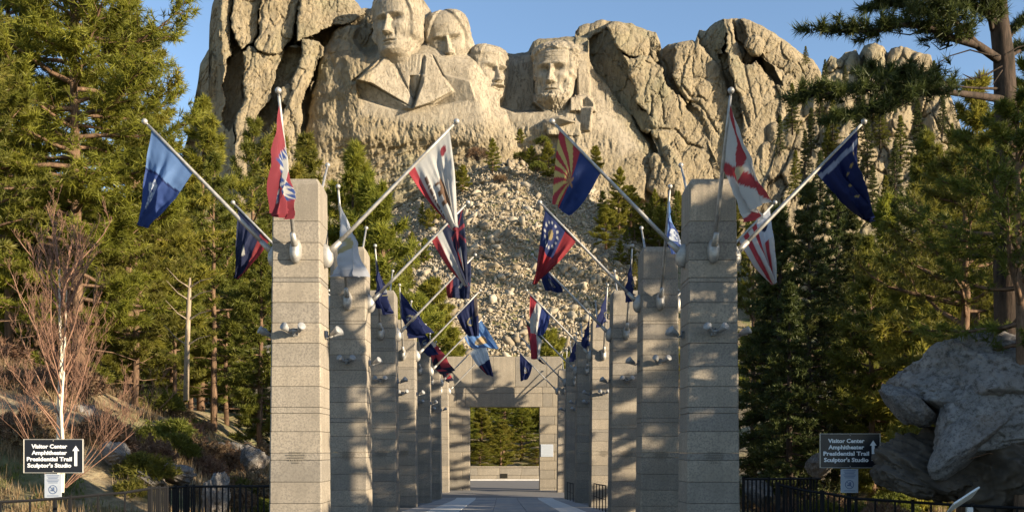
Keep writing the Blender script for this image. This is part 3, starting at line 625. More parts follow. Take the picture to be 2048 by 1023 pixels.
inscr_me = ib.mesh('inscription', M['incised'])
ZS = [20, 26.7, 34, 41.7, 50, 58.5, 67]
order = ['nearest', 'second', 'third', 'fourth', 'fifth', 'sixth', 'seventh and farthest']
poles = {}
for side, cx in (('left', -4.07), ('right', 4.15)):
    for i, zf in enumerate(ZS):
        yc = zf + .47; p = empty('stone_pillar', (cx, yc, TOP), 0, '%s square granite pillar of the %s row, its angled flagpoles on every face' % (order[i], side), 'pillar', 'granite flag pillars along the walkway')
        foot = TOP - pz(yc)
        for k, (a, b) in enumerate(zip(joints[:-1], joints[1:])):
            if a < foot: meshobj('granite_course', course_me[k], p)
        for face, rz in (('front', 0), ('right', 90), ('back', 180), ('left', -90)):
            w = pw(1.35) / 2; mr = Matrix.Rotation(R(rz), 4, 'Z'); lc = mr @ Vector((0, -w, -1.38))
            s_ = meshobj('pole_socket', sock_me, p, lc); s_.rotation_euler.z = R(rz)
            pd, dv = (pole34, d34) if face == 'front' else (pole45, d45); q_ = meshobj('flag_pole', pd[0], p, lc); q_.rotation_euler.z = R(rz)
            meshobj('finial', pd[1], q_)
            poles[(side, i, face)] = (Vector((cx, yc, TOP)) + mr @ (Vector((0, -w, -1.38)) + Vector((0, -.10, 0))), mr @ dv)
            if i < 6 and face != 'back':
                lc = mr @ Vector((0, -pw(3.0) / 2, -3.03)); l_ = meshobj('floodlight', arm_me, p, lc); l_.rotation_euler.z = R(rz)
                for hm in lh_me: meshobj('lamp_head', hm, l_)
        if i < 4: meshobj('inscription', inscr_me, p, (0, -pw(5.5) / 2 - .012, -5.50))

# gate across the far end
g0 = empty('stone_gate', (.13, 70.5, -2.85), 0, 'granite gate with a heavy lintel framing the sunlit trees at the end of the avenue', 'gate')
GY0 = 70.0; gt = (HZ - 712) * GY0 / F; X = lambda px: (px - VX) * GY0 / F; Zz = lambda py: (HZ - py) * GY0 / F
def gblock(x0, x1, z0, z1, dy=0.0, ch=.02):
    o = MB().box((0, 0, 0), (x1 - x0 - .012, 1.0, z1 - z0 - .012), ch).build('granite_block', M['gate'], g0, loc=((x0 + x1) / 2 - g0.location.x, GY0 + .5 + dy - g0.location.y, (z0 + z1) / 2 - g0.location.z)); return o
xl0, xl1, xr0, xr1 = X(893), X(940), X(1079), X(1124)
cols_ = [X(893), X(944), X(986), X(1030), X(1093), X(1124)]
for a, b in zip(cols_[:-1], cols_[1:]): gblock(a, b, Zz(773), gt)
cols_ = [X(893), X(931), X(988), X(1029), X(1084), X(1124)]
for a, b in zip(cols_[:-1], cols_[1:]): gblock(a, b, Zz(786), Zz(773), .012)
cols_ = [X(893), X(912), X(931), X(1085), X(1104), X(1124)]
for a, b in zip(cols_[:-1], cols_[1:]): gblock(a, b, Zz(813), Zz(786), .005)
z1 = Zz(813); k = 0
while z1 > -2.8:
    z0 = max(z1 - .62, -2.9)
    for a, b in ((xl0, xl1), (xr0, xr1)):
        if k % 2: mid = (a + b) / 2 + .25; gblock(a, mid, z0, z1, -.008); gblock(mid, b, z0, z1, .004)
        else: gblock(a, b, z0, z1, 0)
    z1 = z0; k += 1
nt_ = empty('notice_board', (X(1094), GY0 - .03, Zz(900))); tag(nt_, 'pale square notice fixed to the right leg of the far stone gate', 'notice')
MB().box((0, 0, 0), (.86, .03, .86), .01).build('panel', M['notice'], nt_)
ln = MB()
for q in range(7): ln.box((0, -.018, .3 - q * .1), (.6 - .08 * (q % 3), .004, .03))
ln.build('printed_lines', simple('faded_print', (.36, .40, .45), .6), nt_)
# low wall closing the terrace beyond the gate
wl = empty('parapet_wall', (0, 90, -2.9), 0, 'low shaded granite wall behind the gate with a dark plaque', 'wall')
x_ = -9.0; r_ = random.Random(5)
for row in range(2):
    x_ = -9.0 - row * .6
    while x_ < 10:
        w = r_.uniform(1.5, 2.3); MB().box((0, 0, 0), (w - .015, .45, .66), .02).build('granite_block', M['gate'], wl, loc=(x_ + w / 2, 0, .33 + row * .675)); x_ += w
MB().box((0, 0, 0), (19.5, .6, .12), .02).build('coping', M['cap'], wl, loc=(.4, 0, 1.41))
MB().box((0, 0, 0), (.62, .04, .40), .01).build('plaque', M['bronze'], wl, loc=((1008 - VX) * 90 / F, -.25, .62))
MB().box((0, 0, 0), (7.6, .7, .34), .02).build('stone_bench', M['band'], wl, loc=(.2, -1.0, .17))

# ------------------------------------------------------------------ trees
def unit(a): return a / (np.linalg.norm(a, axis=-1, keepdims=True) + 1e-9)
def tuft_cloud(Pn, Dn, Sn, rng, K=12, L=.17, w=.03, spread=.95):
    G = 16; dirs = unit(np.array([0, 0, .8]) + rng.normal(size=(G, K, 3)) * spread); base = np.zeros((G, K, 3)); base[..., 2] = rng.uniform(-.35, .3, (G, K)) * L
    side = unit(np.cross(dirs, rng.normal(size=(G, K, 3)))); ln = rng.uniform(.7, 1.15, (G, K, 1)) * L
    T = np.stack([base - side * w / 2, base + side * w / 2, base + dirs * ln], 2).reshape(G, K * 3, 3)
    n = len(Pn); z = unit(Dn); x = unit(np.cross(z, rng.normal(size=(n, 3)))); y = np.cross(z, x)
    B = np.stack([x, y, z], 1) * Sn[:, None, None]; return (np.einsum('nki,nij->nkj', T[rng.integers(0, G, n)], B) + Pn[:, None]).reshape(-1, 3)
def foliage_mesh(name, V, tint, mat):
    me = mesh_np(name, V, np.arange(len(V)).reshape(-1, 3), mat); a = me.attributes.new('tint', 'FLOAT', 'POINT'); a.data.foreach_set('value', np.repeat(tint, len(V) // len(tint)).astype(np.float32)); return me
def bough(rng, mb, acc, p0, d0, L, r0, curl=.35, ns=9, nt=6, t0=.3, tw=.36, droop=0.0, size=1.0, wob=.12, flat=.35):
    """one limb: curved tube, side twigs, needle tufts along the twigs"""
    m = 7; pts = [np.array(p0, float)]; d = unit(np.array(d0, float))
    for k in range(m - 1):
        d = unit(d + np.array([0, 0, curl * (k / m) - droop * (1 - k / m)]) * .35 + rng.normal(size=3) * wob); pts.append(pts[-1] + d * L / (m - 1))
    pts = np.array(pts); mb.tube(pts, [r0 * (1 - .88 * k / (m - 1)) for k in range(m)], 4, False)
    along(rng, mb, acc, pts, L, ns, nt, t0, tw, size, flat, r0); return pts
def along(rng, mb, acc, pts, L, ns, nt, t0, tw, size, flat, r0):
    m = len(pts)
    for s in range(ns):
        t = t0 + (1 - t0) * (s + rng.random()) / ns; q = t * (m - 1); i = min(int(q), m - 2); p = pts[i] + (pts[i + 1] - pts[i]) * (q - i); tan = unit(pts[i + 1] - pts[i])
        lat = unit(np.cross(tan, [0, 0, 1])) * (1 if s % 2 else -1); td = unit(tan * rng.uniform(.4, 1) + lat * rng.uniform(.3, 1.1) + np.array([0, 0, rng.uniform(-.15, .5)]))
        lt = L * tw * (1.15 - .75 * t) * rng.uniform(.6, 1.2); mb.tube([p, p + td * lt * .9], [max(r0 * .22, .006), .004], 3, False)
        u_ = (np.arange(nt) + rng.random(nt)) / nt; pp = p + td * (u_ * lt)[:, None] + rng.normal(size=(nt, 3)) * lt * .13 * np.array([1, 1, flat])
        acc.append((pp, np.tile(td, (nt, 1)) + np.array([0, 0, .35]) + rng.normal(size=(nt, 3)) * .3, rng.uniform(.8, 1.25, nt) * size, np.full(nt, np.clip(.5 + .35 * t - .35 + rng.normal() * .22, 0, 1))))
def pine(seed, H, R_, cb=.3, nb=64, style='ponderosa', leaf='leaf_mid', bark='bark', ns=9, nt=6, K=12, Ln=.18, w=.03, lean=.02, r0=.16, dead=6):
    rng = np.random.default_rng(seed); tr = MB(); acc = []
    k = 9; tx = np.cumsum(rng.normal(size=(k, 2)) * lean * H / k, 0); tp = [(tx[i, 0] * (i > 0), tx[i, 1] * (i > 0), H * i / (k - 1) - (.4 if i == 0 else 0)) for i in range(k)]
    tr.tube(tp, [r0 * (1 - .9 * (i / (k - 1)) ** 1.1) for i in range(k)], 8); at = lambda h: np.array([np.interp(h, [p[2] for p in tp], [p[j] for p in tp]) for j in range(3)])
    for b in range(nb):
        f_ = ((b + rng.random()) / nb) ** (.85 if style == 'spruce' else .95); h = H * (cb + (.985 - cb) * f_); az = b * 2.399 + rng.uniform(-.5, .5)
        if style == 'spruce': Lb = R_ * ((1 - f_) ** .85 + .05) * rng.uniform(.75, 1.1); el = -.15 + .5 * f_; curl, droop = .5, .3
        else: Lb = R_ * (min(1, .55 + f_ * 1.6) * (1.02 - f_ ** 2.2) + .06) * rng.uniform(.55, 1.15); el = -.12 + .95 * f_ + rng.normal() * .15; curl, droop = .8, .15
        bough(rng, tr, acc, at(h), (math.cos(az) * math.cos(el), math.sin(az) * math.cos(el), math.sin(el)), Lb, .022 + .016 * Lb, curl, max(4, int(ns * (.45 + .55 * Lb / R_))), nt, .16 if style == 'spruce' else .2, .40, droop)
    for b in range(dead):
        h = H * rng.uniform(cb * .35, cb * 1.05); az = rng.uniform(0, 6.28); p = at(h); d = np.array([math.cos(az), math.sin(az), rng.uniform(-.2, .25)]); L_ = R_ * rng.uniform(.25, .6)
        tr.tube([p, p + d * L_ * .5, p + d * L_ + np.array([0, 0, rng.normal() * .15])], [.028, .016, .005], 4, False)
    Pn, Dn, Sn, Tn = (np.concatenate([a[i] for a in acc]) for i in range(4))
    V = tuft_cloud(Pn, Dn, Sn, rng, K, Ln, w)
    return dict(H=H, crown=foliage_mesh('crown', V, Tn, M[leaf]), trunk=tr.mesh('trunk', M[bark], True))
def plant(kind, px, Y, top=None, label=None, group=None, H=None, xy=None, rz=0.0, name='pine_tree', sxy=None, cat='tree'):
    x = (px - VX) * Y / F if xy is None else xy[0]; yy = Y if xy is None else xy[1]; z = gz1(x, yy)
    if top is not None: H = (HZ - top) * Y / F - z
    s = H / kind['H']; t = empty(name, (x, yy, z - .05), rz, label, cat, group); t.scale = ((sxy or s), (sxy or s), s)
    meshobj('trunk', kind['trunk'], t); meshobj('crown', kind['crown'], t); return t
K_ = dict(
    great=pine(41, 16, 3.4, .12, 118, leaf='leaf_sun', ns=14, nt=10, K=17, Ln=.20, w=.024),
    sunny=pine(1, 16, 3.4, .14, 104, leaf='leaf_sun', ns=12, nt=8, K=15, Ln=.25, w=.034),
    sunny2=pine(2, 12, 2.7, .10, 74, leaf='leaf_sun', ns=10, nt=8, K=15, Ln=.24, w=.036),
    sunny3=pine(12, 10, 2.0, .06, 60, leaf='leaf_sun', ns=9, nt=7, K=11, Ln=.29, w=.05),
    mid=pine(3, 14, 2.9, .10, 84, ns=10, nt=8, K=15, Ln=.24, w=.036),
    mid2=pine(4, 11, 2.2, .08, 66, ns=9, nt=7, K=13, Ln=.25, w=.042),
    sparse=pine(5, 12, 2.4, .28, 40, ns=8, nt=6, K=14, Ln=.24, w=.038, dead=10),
    spruce=pine(6, 13, 2.6, .04, 130, 'spruce', 'leaf_dark_shade', 'bark_dark', ns=8, nt=6, K=11, Ln=.19, w=.042, dead=0),
    spruce2=pine(7, 9, 1.8, .04, 90, 'spruce', 'leaf_dark_shade', 'bark_dark', ns=7, nt=5, K=10, Ln=.20, w=.05, dead=0),
    spruce_lit=pine(8, 9, 1.9, .05, 90, 'spruce', 'leaf_mid', 'bark_dark', ns=7, nt=5, K=10, Ln=.21, w=.05, dead=0),  # fir copy in lighter needles so that it looks sunlit
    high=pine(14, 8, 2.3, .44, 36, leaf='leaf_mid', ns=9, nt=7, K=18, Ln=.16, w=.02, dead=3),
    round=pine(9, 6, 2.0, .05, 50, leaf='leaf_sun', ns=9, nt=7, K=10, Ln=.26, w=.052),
)
def shrub_kind(seed, mat, n=700, L=.2, w=.06, K=7):
    rng = np.random.default_rng(seed); p = rng.normal(size=(n, 3)); p = unit(p) * rng.uniform(.45, 1, (n, 1)) ** .6; p *= np.array([1, 1, .8]); p[:, 2] = np.abs(p[:, 2]) + .1
    p += fbm(p[:, 0] * 3 + p[:, 2], p[:, 1] * 3, seed, 3)[:, None] * .25
    tr = MB()
    for k in range(9): q = p[k * 7]; tr.tube([(0, 0, -.2), q * .5, q * .95], [.035, .02, .006], 4, False)
    return dict(H=1.0, crown=foliage_mesh('crown', tuft_cloud(p, p + .1, rng.uniform(.7, 1.3, n), rng, K, L, w, .8), rng.random(n), mat), trunk=tr.mesh('stems', M['bark_dark'], True))
def shrub(kind, px, Y, s, label, group=None, dz=0.0, name='shrub', sz=1.0, z=None):
    x = (px - VX) * Y / F; t = empty(name, (x, Y, (gz1(x, Y) if z is None else z) + dz), px * .37, label, 'shrub', group); t.scale = (s, s, s * sz); meshobj('stems', kind['trunk'], t); meshobj('crown', kind['crown'], t); return t
# hand-placed trees, left
plant(K_['great'], 160, 33, -430, 'tall bushy sunlit pine filling the upper left of the view, a bough reaching right', rz=.4, sxy=1.32)
plant(K_['mid'], 268, 37, 190, 'green pine just right of the tallest sunlit pine on the left', rz=2.0)
plant(K_['mid'], 70, 36, 215, 'shaded pine behind the bare red twigged birch', rz=2.6)
plant(K_['sparse'], -40, 29, -20, 'thin open pine cut by the left edge, sky showing through its boughs', rz=1.1)
plant(K_['sunny2'], 402, 55, 200, 'sunlit pine rising at the left foot of the granite mountain', rz=.3)
plant(K_['mid2'], 345, 44, 400, 'dark young pine under the light blue flag', rz=2.4)
plant(K_['mid'], 455, 50, 395, 'shaded pine left of the nearest left pillar', rz=4.4)
plant(K_['mid2'], 520, 46, 440, 'young pine touching the left edge of the nearest left pillar', rz=3.1)
plant(K_['sparse'], 505, 82, 236, 'open crowned pine directly behind the red flag', rz=.9)
plant(K_['sunny3'], 560, 88, 262, 'slender pine behind the red flag, right of the open crowned one', rz=1.9)
plant(K_['spruce_lit'], 618, 104, 262, 'dark green fir above the cap of the nearest left pillar', rz=.2)
plant(K_['sunny3'], 704, 96, 286, 'slim sunlit pine between the nearest left pillar and the white flag', rz=5)
plant(K_['sunny3'], 768, 84, 372, 'sunlit pine low behind the pole of the white flag', rz=2.2)
plant(K_['sunny3'], 735, 92, 350, 'sunlit pine standing close behind the white flag pole, shorter than its neighbour', rz=3.3)
plant(K_['round'], 868, 150, 560, 'low rounded pine at the left edge of the block slope', rz=.5)
plant(K_['round'], 838, 140, 590, 'low bushy pine left of the block slope, behind the second left pillar', rz=2.5)
plant(K_['round'], 1105, 130, 662, 'little rounded pine just above the right end of the stone gate', rz=1.5)
plant(K_['round'], 900, 145, 655, 'little pine just above the left end of the stone gate', rz=4.5)
# right
plant(K_['sunny2'], 1948, 25, 150, 'sunlit pine at the right edge under the overhanging boughs', rz=1.2)
plant(K_['sunny'], 2085, 27, 60, 'broad pine cut by the right edge of the view', rz=3.2)
plant(K_['mid'], 1852, 38, 262, 'green pine above the big grey boulder', rz=.7)
plant(K_['sunny3'], 1770, 44, 395, 'slim pine lit along its right side, left of the big grey boulder', rz=2.7)
plant(K_['round'], 1832, 33, 528, 'low pale green pine just above the big grey boulder', rz=4.0)
plant(K_['spruce'], 1625, 40, 352, 'large dark fir behind the right direction sign', rz=1.0)
plant(K_['spruce'], 1712, 43, 415, 'dark fir just right of the largest dark fir', rz=2.0)
plant(K_['spruce'], 1545, 46, 452, 'dark fir beside the nearest right pillar', rz=3.0)
plant(K_['spruce'], 1668, 47, 300, 'tall fir rising behind the dark blue flag', rz=4.0)
plant(K_['spruce2'], 1580, 34, 560, 'short dark fir between the nearest right pillar and the right sign', rz=5.0)
plant(K_['mid2'], 1745, 35, 470, 'dark pine whose bare trunk shows behind the right direction sign', rz=1.0)
plant(K_['sparse'], 1506, 52, 440, 'pine showing in the gap right of the nearest right pillar', rz=2.0)
plant(K_['sunny2'], 1915, 48, 300, 'yellow green pine between the two pines at the right edge', rz=2.0)
plant(K_['high'], 2040, 17.4, 190, 'lit pine in front of the thick dark trunk at the right edge', rz=2.3)
plant(K_['high'], 1925, 21, 300, 'young pine between the big grey boulder and the thick dark trunk', rz=.3)
plant(K_['sunny'], 20, 35, -300, 'bushy pine at the upper left corner', rz=2.9)
plant(K_['sunny2'], 255, 40, -20, 'sunlit pine crowded against the right side of the tallest left pine', rz=2.2)
# outcrop and cliff trees
for k, (px, Y, top, H_) in enumerate([(1585, 222, 165, 11), (1622, 218, 215, 10), (1650, 224, 118, 6), (1665, 214, 190, 12), (1722, 214, 150, 11), (1705, 210, 260, 12), (1760, 212, 190, 11), (1812, 214, 140, 8), (1835, 210, 200, 13), (1868, 212, 120, 8), (1790, 206, 280, 12),
                                     (1640, 206, 300, 11), (1590, 206, 300, 10), (1745, 200, 330, 12), (1865, 204, 300, 12), (1905, 212, 245, 8), (1560, 214, 230, 8), (1690, 216, 130, 5), (1655, 214, 250, 11), (1735, 210, 235, 12), (1780, 212, 150, 8), (1800, 208, 230, 11), (1850, 206, 250, 12), (1610, 216, 260, 10), (1680, 204, 340, 12), (1715, 214, 200, 9), (1885, 208, 190, 8), (1770, 202, 350, 12), (1825, 202, 350, 12), (1640, 214, 175, 7)]):
    x = (px - VX) * Y / F; z = (HZ - top) * Y / F - H_; kd = K_['spruce2'] if k % 3 else K_['spruce_lit']
    t = empty('fir_tree', (x, Y, z), k * 1.3, 'small dark fir rooted on the broken rock outcrop at the right', 'tree', 'firs on the rock outcrop'); t.scale = (H_ / 9,) * 3; meshobj('trunk', kd['trunk'], t); meshobj('crown', kd['crown'], t)
for k, (px, Y, top, H_, lab) in enumerate([(985, 286, 276, 9.5, 'bushy green pine at the top of the block slope below the third head'), (1096, 286, 285, 9, 'green pine at the top of the block slope, below the bearded head'), (1062, 288, 292, 5.5, 'small low pine left of the pine below the bearded head'),
                                     (1040, 292, 258, 4, 'tiny pine highest on the ledge under the dark hollow'), (1192, 284, 292, 7, 'pine against the smooth rock right of the striped flag'), (1611, 300, 92, 5.5, 'lone tiny fir on the skyline of the right hand rock dome'),
                                     (1238, 232, 335, 14, 'tallest pine along the right edge of the block slope'), (1212, 226, 412, 9, 'pine below the tallest one at the right edge of the block slope'), (1262, 238, 372, 9, 'pine right of the tallest one beside the block slope'),
                                     (1130, 284, 300, 6, 'small pine behind the tip of the striped flag'), (925, 280, 330, 7, 'small pine at the upper left corner of the block slope')]):
    x = (px - VX) * Y / F; z = (HZ - top) * Y / F - H_; kd = K_['round'] if k not in (5,) else K_['spruce_lit']; kd = K_['sunny3'] if k in (0, 6) else kd
    t = empty('pine_tree', (x, Y, z), k * 1.7, lab, 'tree'); s = H_ / kd['H']; t.scale = (s * 1.25,) * 2 + (s,); meshobj('trunk', kd['trunk'], t); meshobj('crown', kd['crown'], t)
# forest on both hillsides and behind the gate
def allow(px): return float(np.interp(px, [-400, 0, 320, 335, 440, 470, 600, 640, 780, 800, 880, 900, 1110, 1140, 1290, 1300, 1400, 1480, 1560, 1700, 1900, 1960, 2500], [0, 60, 150, 260, 250, 300, 300, 330, 430, 480, 640, 730, 730, 700, 520, 400, 380, 440, 380, 300, 260, 150, 0]))
rnd = random.Random(8); pts = []
def forest(n, fx, kinds, clear, hmin, hmax, lab, grp, dmin=2.2):
    c = 0
    for _ in range(n * 12):
        if c >= n: break
        x, y = fx(); px = VX + x * F / y
        if any((x - a) ** 2 + (y - b) ** 2 < dmin ** 2 for a, b in pts): continue
        z = gz1(x, y); H_ = rnd.uniform(hmin, hmax)
        if -60 < px < 2120: H_ = min(H_, (HZ - allow(px)) * y / F - z)
        if H_ < hmin * .6: continue
        if 40 < px < 320 and y < 34: continue
        if clear and 0 < x < 60 and 61 < y + .56 * x < 152: continue
        if clear and 0 < x < 60 and 44 < y + .56 * x <= 61 and rnd.random() < .6: continue
        pts.append((x, y)); k = rnd.choice(kinds); L_ = lab(px, y)
        plant(K_[k], 0, y, H=H_, xy=(x, y), rz=rnd.uniform(0, 6.28), label=L_[0], group=L_[1], name='fir_tree' if 'spruce' in k else 'pine_tree'); c += 1
def bins(side):
    def f_(px, y):
        far = y >= 90
        if side == 'l': w = 'beyond the birch at the far left' if px < 260 else 'between the birch and the nearest left pillar' if px < 545 else 'showing just right of the nearest left pillar' if px < 760 else 'left of the block slope'
        else: w = 'right of the block slope' if px < 1375 else 'just right of the nearest right pillar' if px < 1620 else 'around the right direction sign' if px < 1790 else 'beyond the big grey boulder'
        return ('%s conifer on the %s, %s' % ('small distant' if far else 'crowded', 'upper slope' if far else 'near slope', w), '%s conifers %s' % ('upper slope' if far else 'near slope', w))
    return f_
side_l, side_r = bins('l'), bins('r')
forest(58, lambda: (lambda y: (rnd.uniform(-.58, -.13) * y - 5, y))(rnd.uniform(42, 95)), ['mid', 'mid2', 'sunny2', 'sunny3', 'sparse', 'spruce2'], 0, 6, 13, side_l, 0)
forest(80, lambda: (lambda y: (rnd.uniform(-.56, -.09) * y, y))(rnd.uniform(95, 262)), ['sunny3', 'round', 'mid2', 'spruce_lit'], 0, 5, 11, side_l, 0, 3)
forest(50, lambda: (lambda y: (rnd.uniform(.20, .62) * y + 3, y))(rnd.uniform(40, 95)), ['spruce', 'mid', 'spruce2', 'mid2', 'sunny2'], 1, 6, 14, side_r, 0)
forest(64, lambda: (lambda y: (rnd.uniform(.11, .56) * y, y))(rnd.uniform(95, 255)), ['sunny3', 'round', 'spruce_lit', 'mid2'], 1, 5, 11, side_r, 0, 3)
bl = lambda px, y: ('sunlit pine seen through the %s of the stone gate' % ('left third' if px < 985 else 'middle' if px < 1035 else 'right third'), 'pines framed by the stone gate, %s' % ('left third' if px < 985 else 'middle' if px < 1035 else 'right third'))
for row, (y0, sl, hh) in enumerate([(102, 1.2, 3.6), (109, 1.5, 7.0), (121, 1.4, 9.0), (133, 1.2, 10.5)]):
    for k in range(-5, 6):
        if (row, k) in ((0, 1), (0, -3), (0, -2), (1, 2), (1, -1), (2, 1), (2, 2)): continue
        x_ = k * (1.9 + .3 * row) + rnd.uniform(-.4, .4); y_ = y0 + sl * x_ + rnd.uniform(-.6, .6); lb_ = bl(VX + x_ * F / y_, 0)
        plant(K_[('sunny3', 'round', 'sunny2')[(k + row) % 3]], 0, y_, H=hh * rnd.uniform(.6, 1.15), xy=(x_, y_), rz=k * 1.3, label=lb_[0], group=lb_[1], sxy=(1.0 if row else .62) * 1.15)
bh = lambda px, y: ('bushy pine on the slope beside the stone gate', 'pines at the foot of the block slope')
forest(30, lambda: (lambda y: (rnd.choice((-1, 1)) * rnd.uniform(.08, .2) * y, y))(rnd.uniform(100, 190)), ['round', 'sunny3', 'mid2'], 1, 5, 9, bh, 0, 2.2)
for k in range(34):
    px_ = 1270 + k * 7 + rnd.uniform(-5, 5); yy = rnd.uniform(262, 296); top = 372 + rnd.uniform(0, 50); x = (px_ - VX) * yy / F; z = gz1(x, yy); H_ = max(5, min(12, (HZ - top) * yy / F - z))
    plant(K_[('sunny3', 'round', 'spruce_lit')[k % 3]], 0, yy, H=H_, xy=(x, yy), rz=k, label='pine in the row along the foot of the right hand cliff', group='pines along the foot of the right cliff')
for k in range(44):
    side = k % 2; yy = rnd.uniform(212, 288); pyy = HZ - 0; t_ = (288 - yy) / 76; px_ = (1180 + 130 * t_ if side else 905 - 120 * t_) + rnd.gauss(0, 1) * 14 + (14 if side else -14); x = (px_ - VX) * yy / F
    plant(K_[('round', 'sunny3', 'round')[k % 3]], 0, yy, H=rnd.uniform(3, 6.5), xy=(x, yy), rz=k, label='low green pine dotting the %s border of the block slope' % ('right' if side else 'left'), group='low pines on the %s border of the block slope' % ('right' if side else 'left'))
# trees beside and behind the camera on the right: their shade falls over the pillars
for k, (x, y, H_, kd) in enumerate([(17.5, 11.5, 12.5, 'sparse'), (21, 17.5, 13, 'sparse'), (14.5, 24.8, 11.5, 'sparse'), (16.8, 60, 12, 'sparse'), (38, 28, 15, 'spruce'), (25, 37, 9, 'spruce')]):
    plant(K_[kd], 0, y, H=H_, xy=(x, y), rz=k * 1.9, label='pine of the grove right of the path, beyond the right edge of the view', group='grove beyond the right edge')

# overhanging pine at the right edge: thick trunk, long boughs across the sky
rng = np.random.default_rng(77); tY = 19.0; tr = MB(); acc = []
tp = [P(2024, 1110, tY), P(2022, 960, tY), P(2016, 700, tY), P(2010, 420, tY), P(2012, 240, tY), P(2008, 120, tY), P(1998, 40, tY), P(1992, -60, tY), P(1990, -200, tY)]
tr.tube(tp, [.30, .26, .235, .215, .20, .185, .165, .14, .08], 12)
def big(pp, r0, size, ns, nt, t0=.12, tw=.34, flat=.6):
    pts_ = np.array([P(a, b, c)[:] for a, b, c in pp]); tr.tube(pts_, [r0 * (1 - .85 * i / (len(pp) - 1)) for i in range(len(pp))], 7, False)
    L_ = float(np.sum(np.linalg.norm(np.diff(pts_, axis=0), axis=1))); along(rng, tr, acc, pts_, L_, ns, nt, t0, tw, size, flat, r0 * .5)
big([(2004, 124, 19), (1955, 90, 18.6), (1905, 76, 18.2), (1853, 54, 18), (1798, 48, 17.7), (1760, 60, 17.6), (1700, 64, 17.5), (1630, 60, 17.4)], .085, 1.0, 30, 9, .2, .16)
big([(1960, 94, 18.6), (1920, 50, 18.2), (1870, 22, 18), (1800, 8, 17.9), (1745, 12, 17.8)], .05, 1.0, 26, 9, .1, .24)
big([(1998, 50, 19), (1950, 10, 18.6), (1890, -12, 18.3), (1830, -16, 18)], .06, 1.0, 24, 9, .1, .34)
big([(2000, 20, 19), (1960, -30, 18.6), (1900, -50, 18.3)], .05, 1.0, 14, 8, .1, .3)
big([(2012, 200, 19), (1960, 192, 18.4), (1895, 184, 18), (1830, 186, 17.7), (1760, 178, 17.5), (1680, 184, 17.2), (1590, 196, 17)], .075, 1.0, 34, 9, .30, .17)
big([(1890, 186, 18), (1850, 160, 17.8), (1800, 150, 17.6), (1730, 140, 17.5)], .035, 1.0, 18, 8, .2, .26)
big([(1840, 190, 17.8), (1790, 215, 17.4), (1720, 225, 17.2), (1660, 240, 17)], .035, 1.0, 18, 8, .15, .26)
big([(2010, 178, 19), (1950, 176, 18.7), (1905, 172, 18.5), (1870, 168, 18.4)], .03, 1.0, 5, 5, .5, .2)
big([(2006, 92, 19), (2030, 60, 19), (2070, 20, 19.2)], .05, 1.0, 10, 8, .4, .3)
big([(2008, 120, 19), (2050, 95, 19.3), (2110, 80, 19.6)], .05, 1.0, 10, 8, .3, .3)
big([(1985, 60, 19), (1975, 20, 18.4), (1960, -20, 18)], .05, 1.0, 12, 8, .2, .6)
for pp in ([(2004, 132), (1975, 148), (1945, 158), (1905, 160)], [(1945, 158), (1925, 148)], [(1985, 112), (1940, 100), (1900, 112), (1870, 130)], [(2004, 140), (1985, 170)], [(2010, 110), (2035, 95), (2060, 88)], [(1960, 157), (1958, 140)], [(1853, 56), (1820, 70), (1790, 66), (1770, 62)], [(1905, 90), (1880, 100), (1862, 84)]):
    tr.tube([P(a, b, 18.6) for a, b in pp], [.018 - .012 * i / (len(pp) - 1) for i in range(len(pp))], 4, False)
Pn, Dn, Sn, Tn = (np.concatenate([a[i] for a in acc]) for i in range(4))
pt = empty('pine_tree', (0, 0, 0), 0, 'big pine with a thick dark trunk whose long boughs reach left across the sky', 'tree'); base_ = Vector(tp[0]); pt.location = base_
cr = foliage_mesh('crown', tuft_cloud(Pn, Dn, Sn, rng, 24, .17, .018, .75) - np.array(base_[:]), Tn, M['leaf_dark_shade']); meshobj('crown', cr, pt)  # dark needles and bark paint in the shade this pine stands in
tm = tr.mesh('trunk', M['bark_dark'], True); tm.transform(Matrix.Translation(-base_)); meshobj('trunk', tm, pt)

# bare birch clump on the left
rng = np.random.default_rng(11); bz = Vector((P(112, 870, 21.5).x, 21.5, -.9)); st = MB(); tw_ = MB()
def grow(p, d, L, r, lvl, mb):
    m = 5; pts_ = [p]; 
    for k in range(m): d = unit(d + rng.normal(size=3) * .09 + np.array([0, 0, .06])); pts_.append(pts_[-1] + d * L / m)
    mb.tube(pts_, [max(r * (1 - .75 * k / m), .0028) for k in range(m + 1)], 5 if lvl < 2 else 3, False)
    if lvl >= 4: return
    nch = {0: 15, 1: 7, 2: 4, 3: 4}[lvl]
    for k in range(nch):
        t = rng.uniform(.22 if lvl == 0 else .15, 1); q = t * m; i = min(int(q), m - 1); pp = pts_[i] + (pts_[i + 1] - pts_[i]) * (q - i)
        a = rng.uniform(0, 6.28); o_ = np.array([math.cos(a), math.sin(a) * .6, .75]); grow(pp, unit(d * .75 + o_ * .75), L * rng.uniform(.32, .55) * (1.25 - .6 * t), r * .36, lvl + 1, tw_)
b0 = np.array([0., 0., 0.])
grow(b0, np.array([.02, 0, 1.]), 4.9, .075, 0, st); grow(b0 + [.08, .1, 0], unit(np.array([.17, .05, 1.])), 4.3, .05, 0, st)
for a in (.55, .8, -.5, .38, 1.05, -.75, .95): grow(b0 + [a * .15, .15, .1], unit(np.array([a, .1, 1.])), rng.uniform(2.2, 3.2), .013, 1, tw_)
bt_ = empty('birch_tree', bz, 0, 'leafless birch clump with two pale stems and a haze of red brown twigs', 'tree')
st.build('stem', M['birch'], bt_, True); tw_.build('twigs', M['twig'], bt_, True)
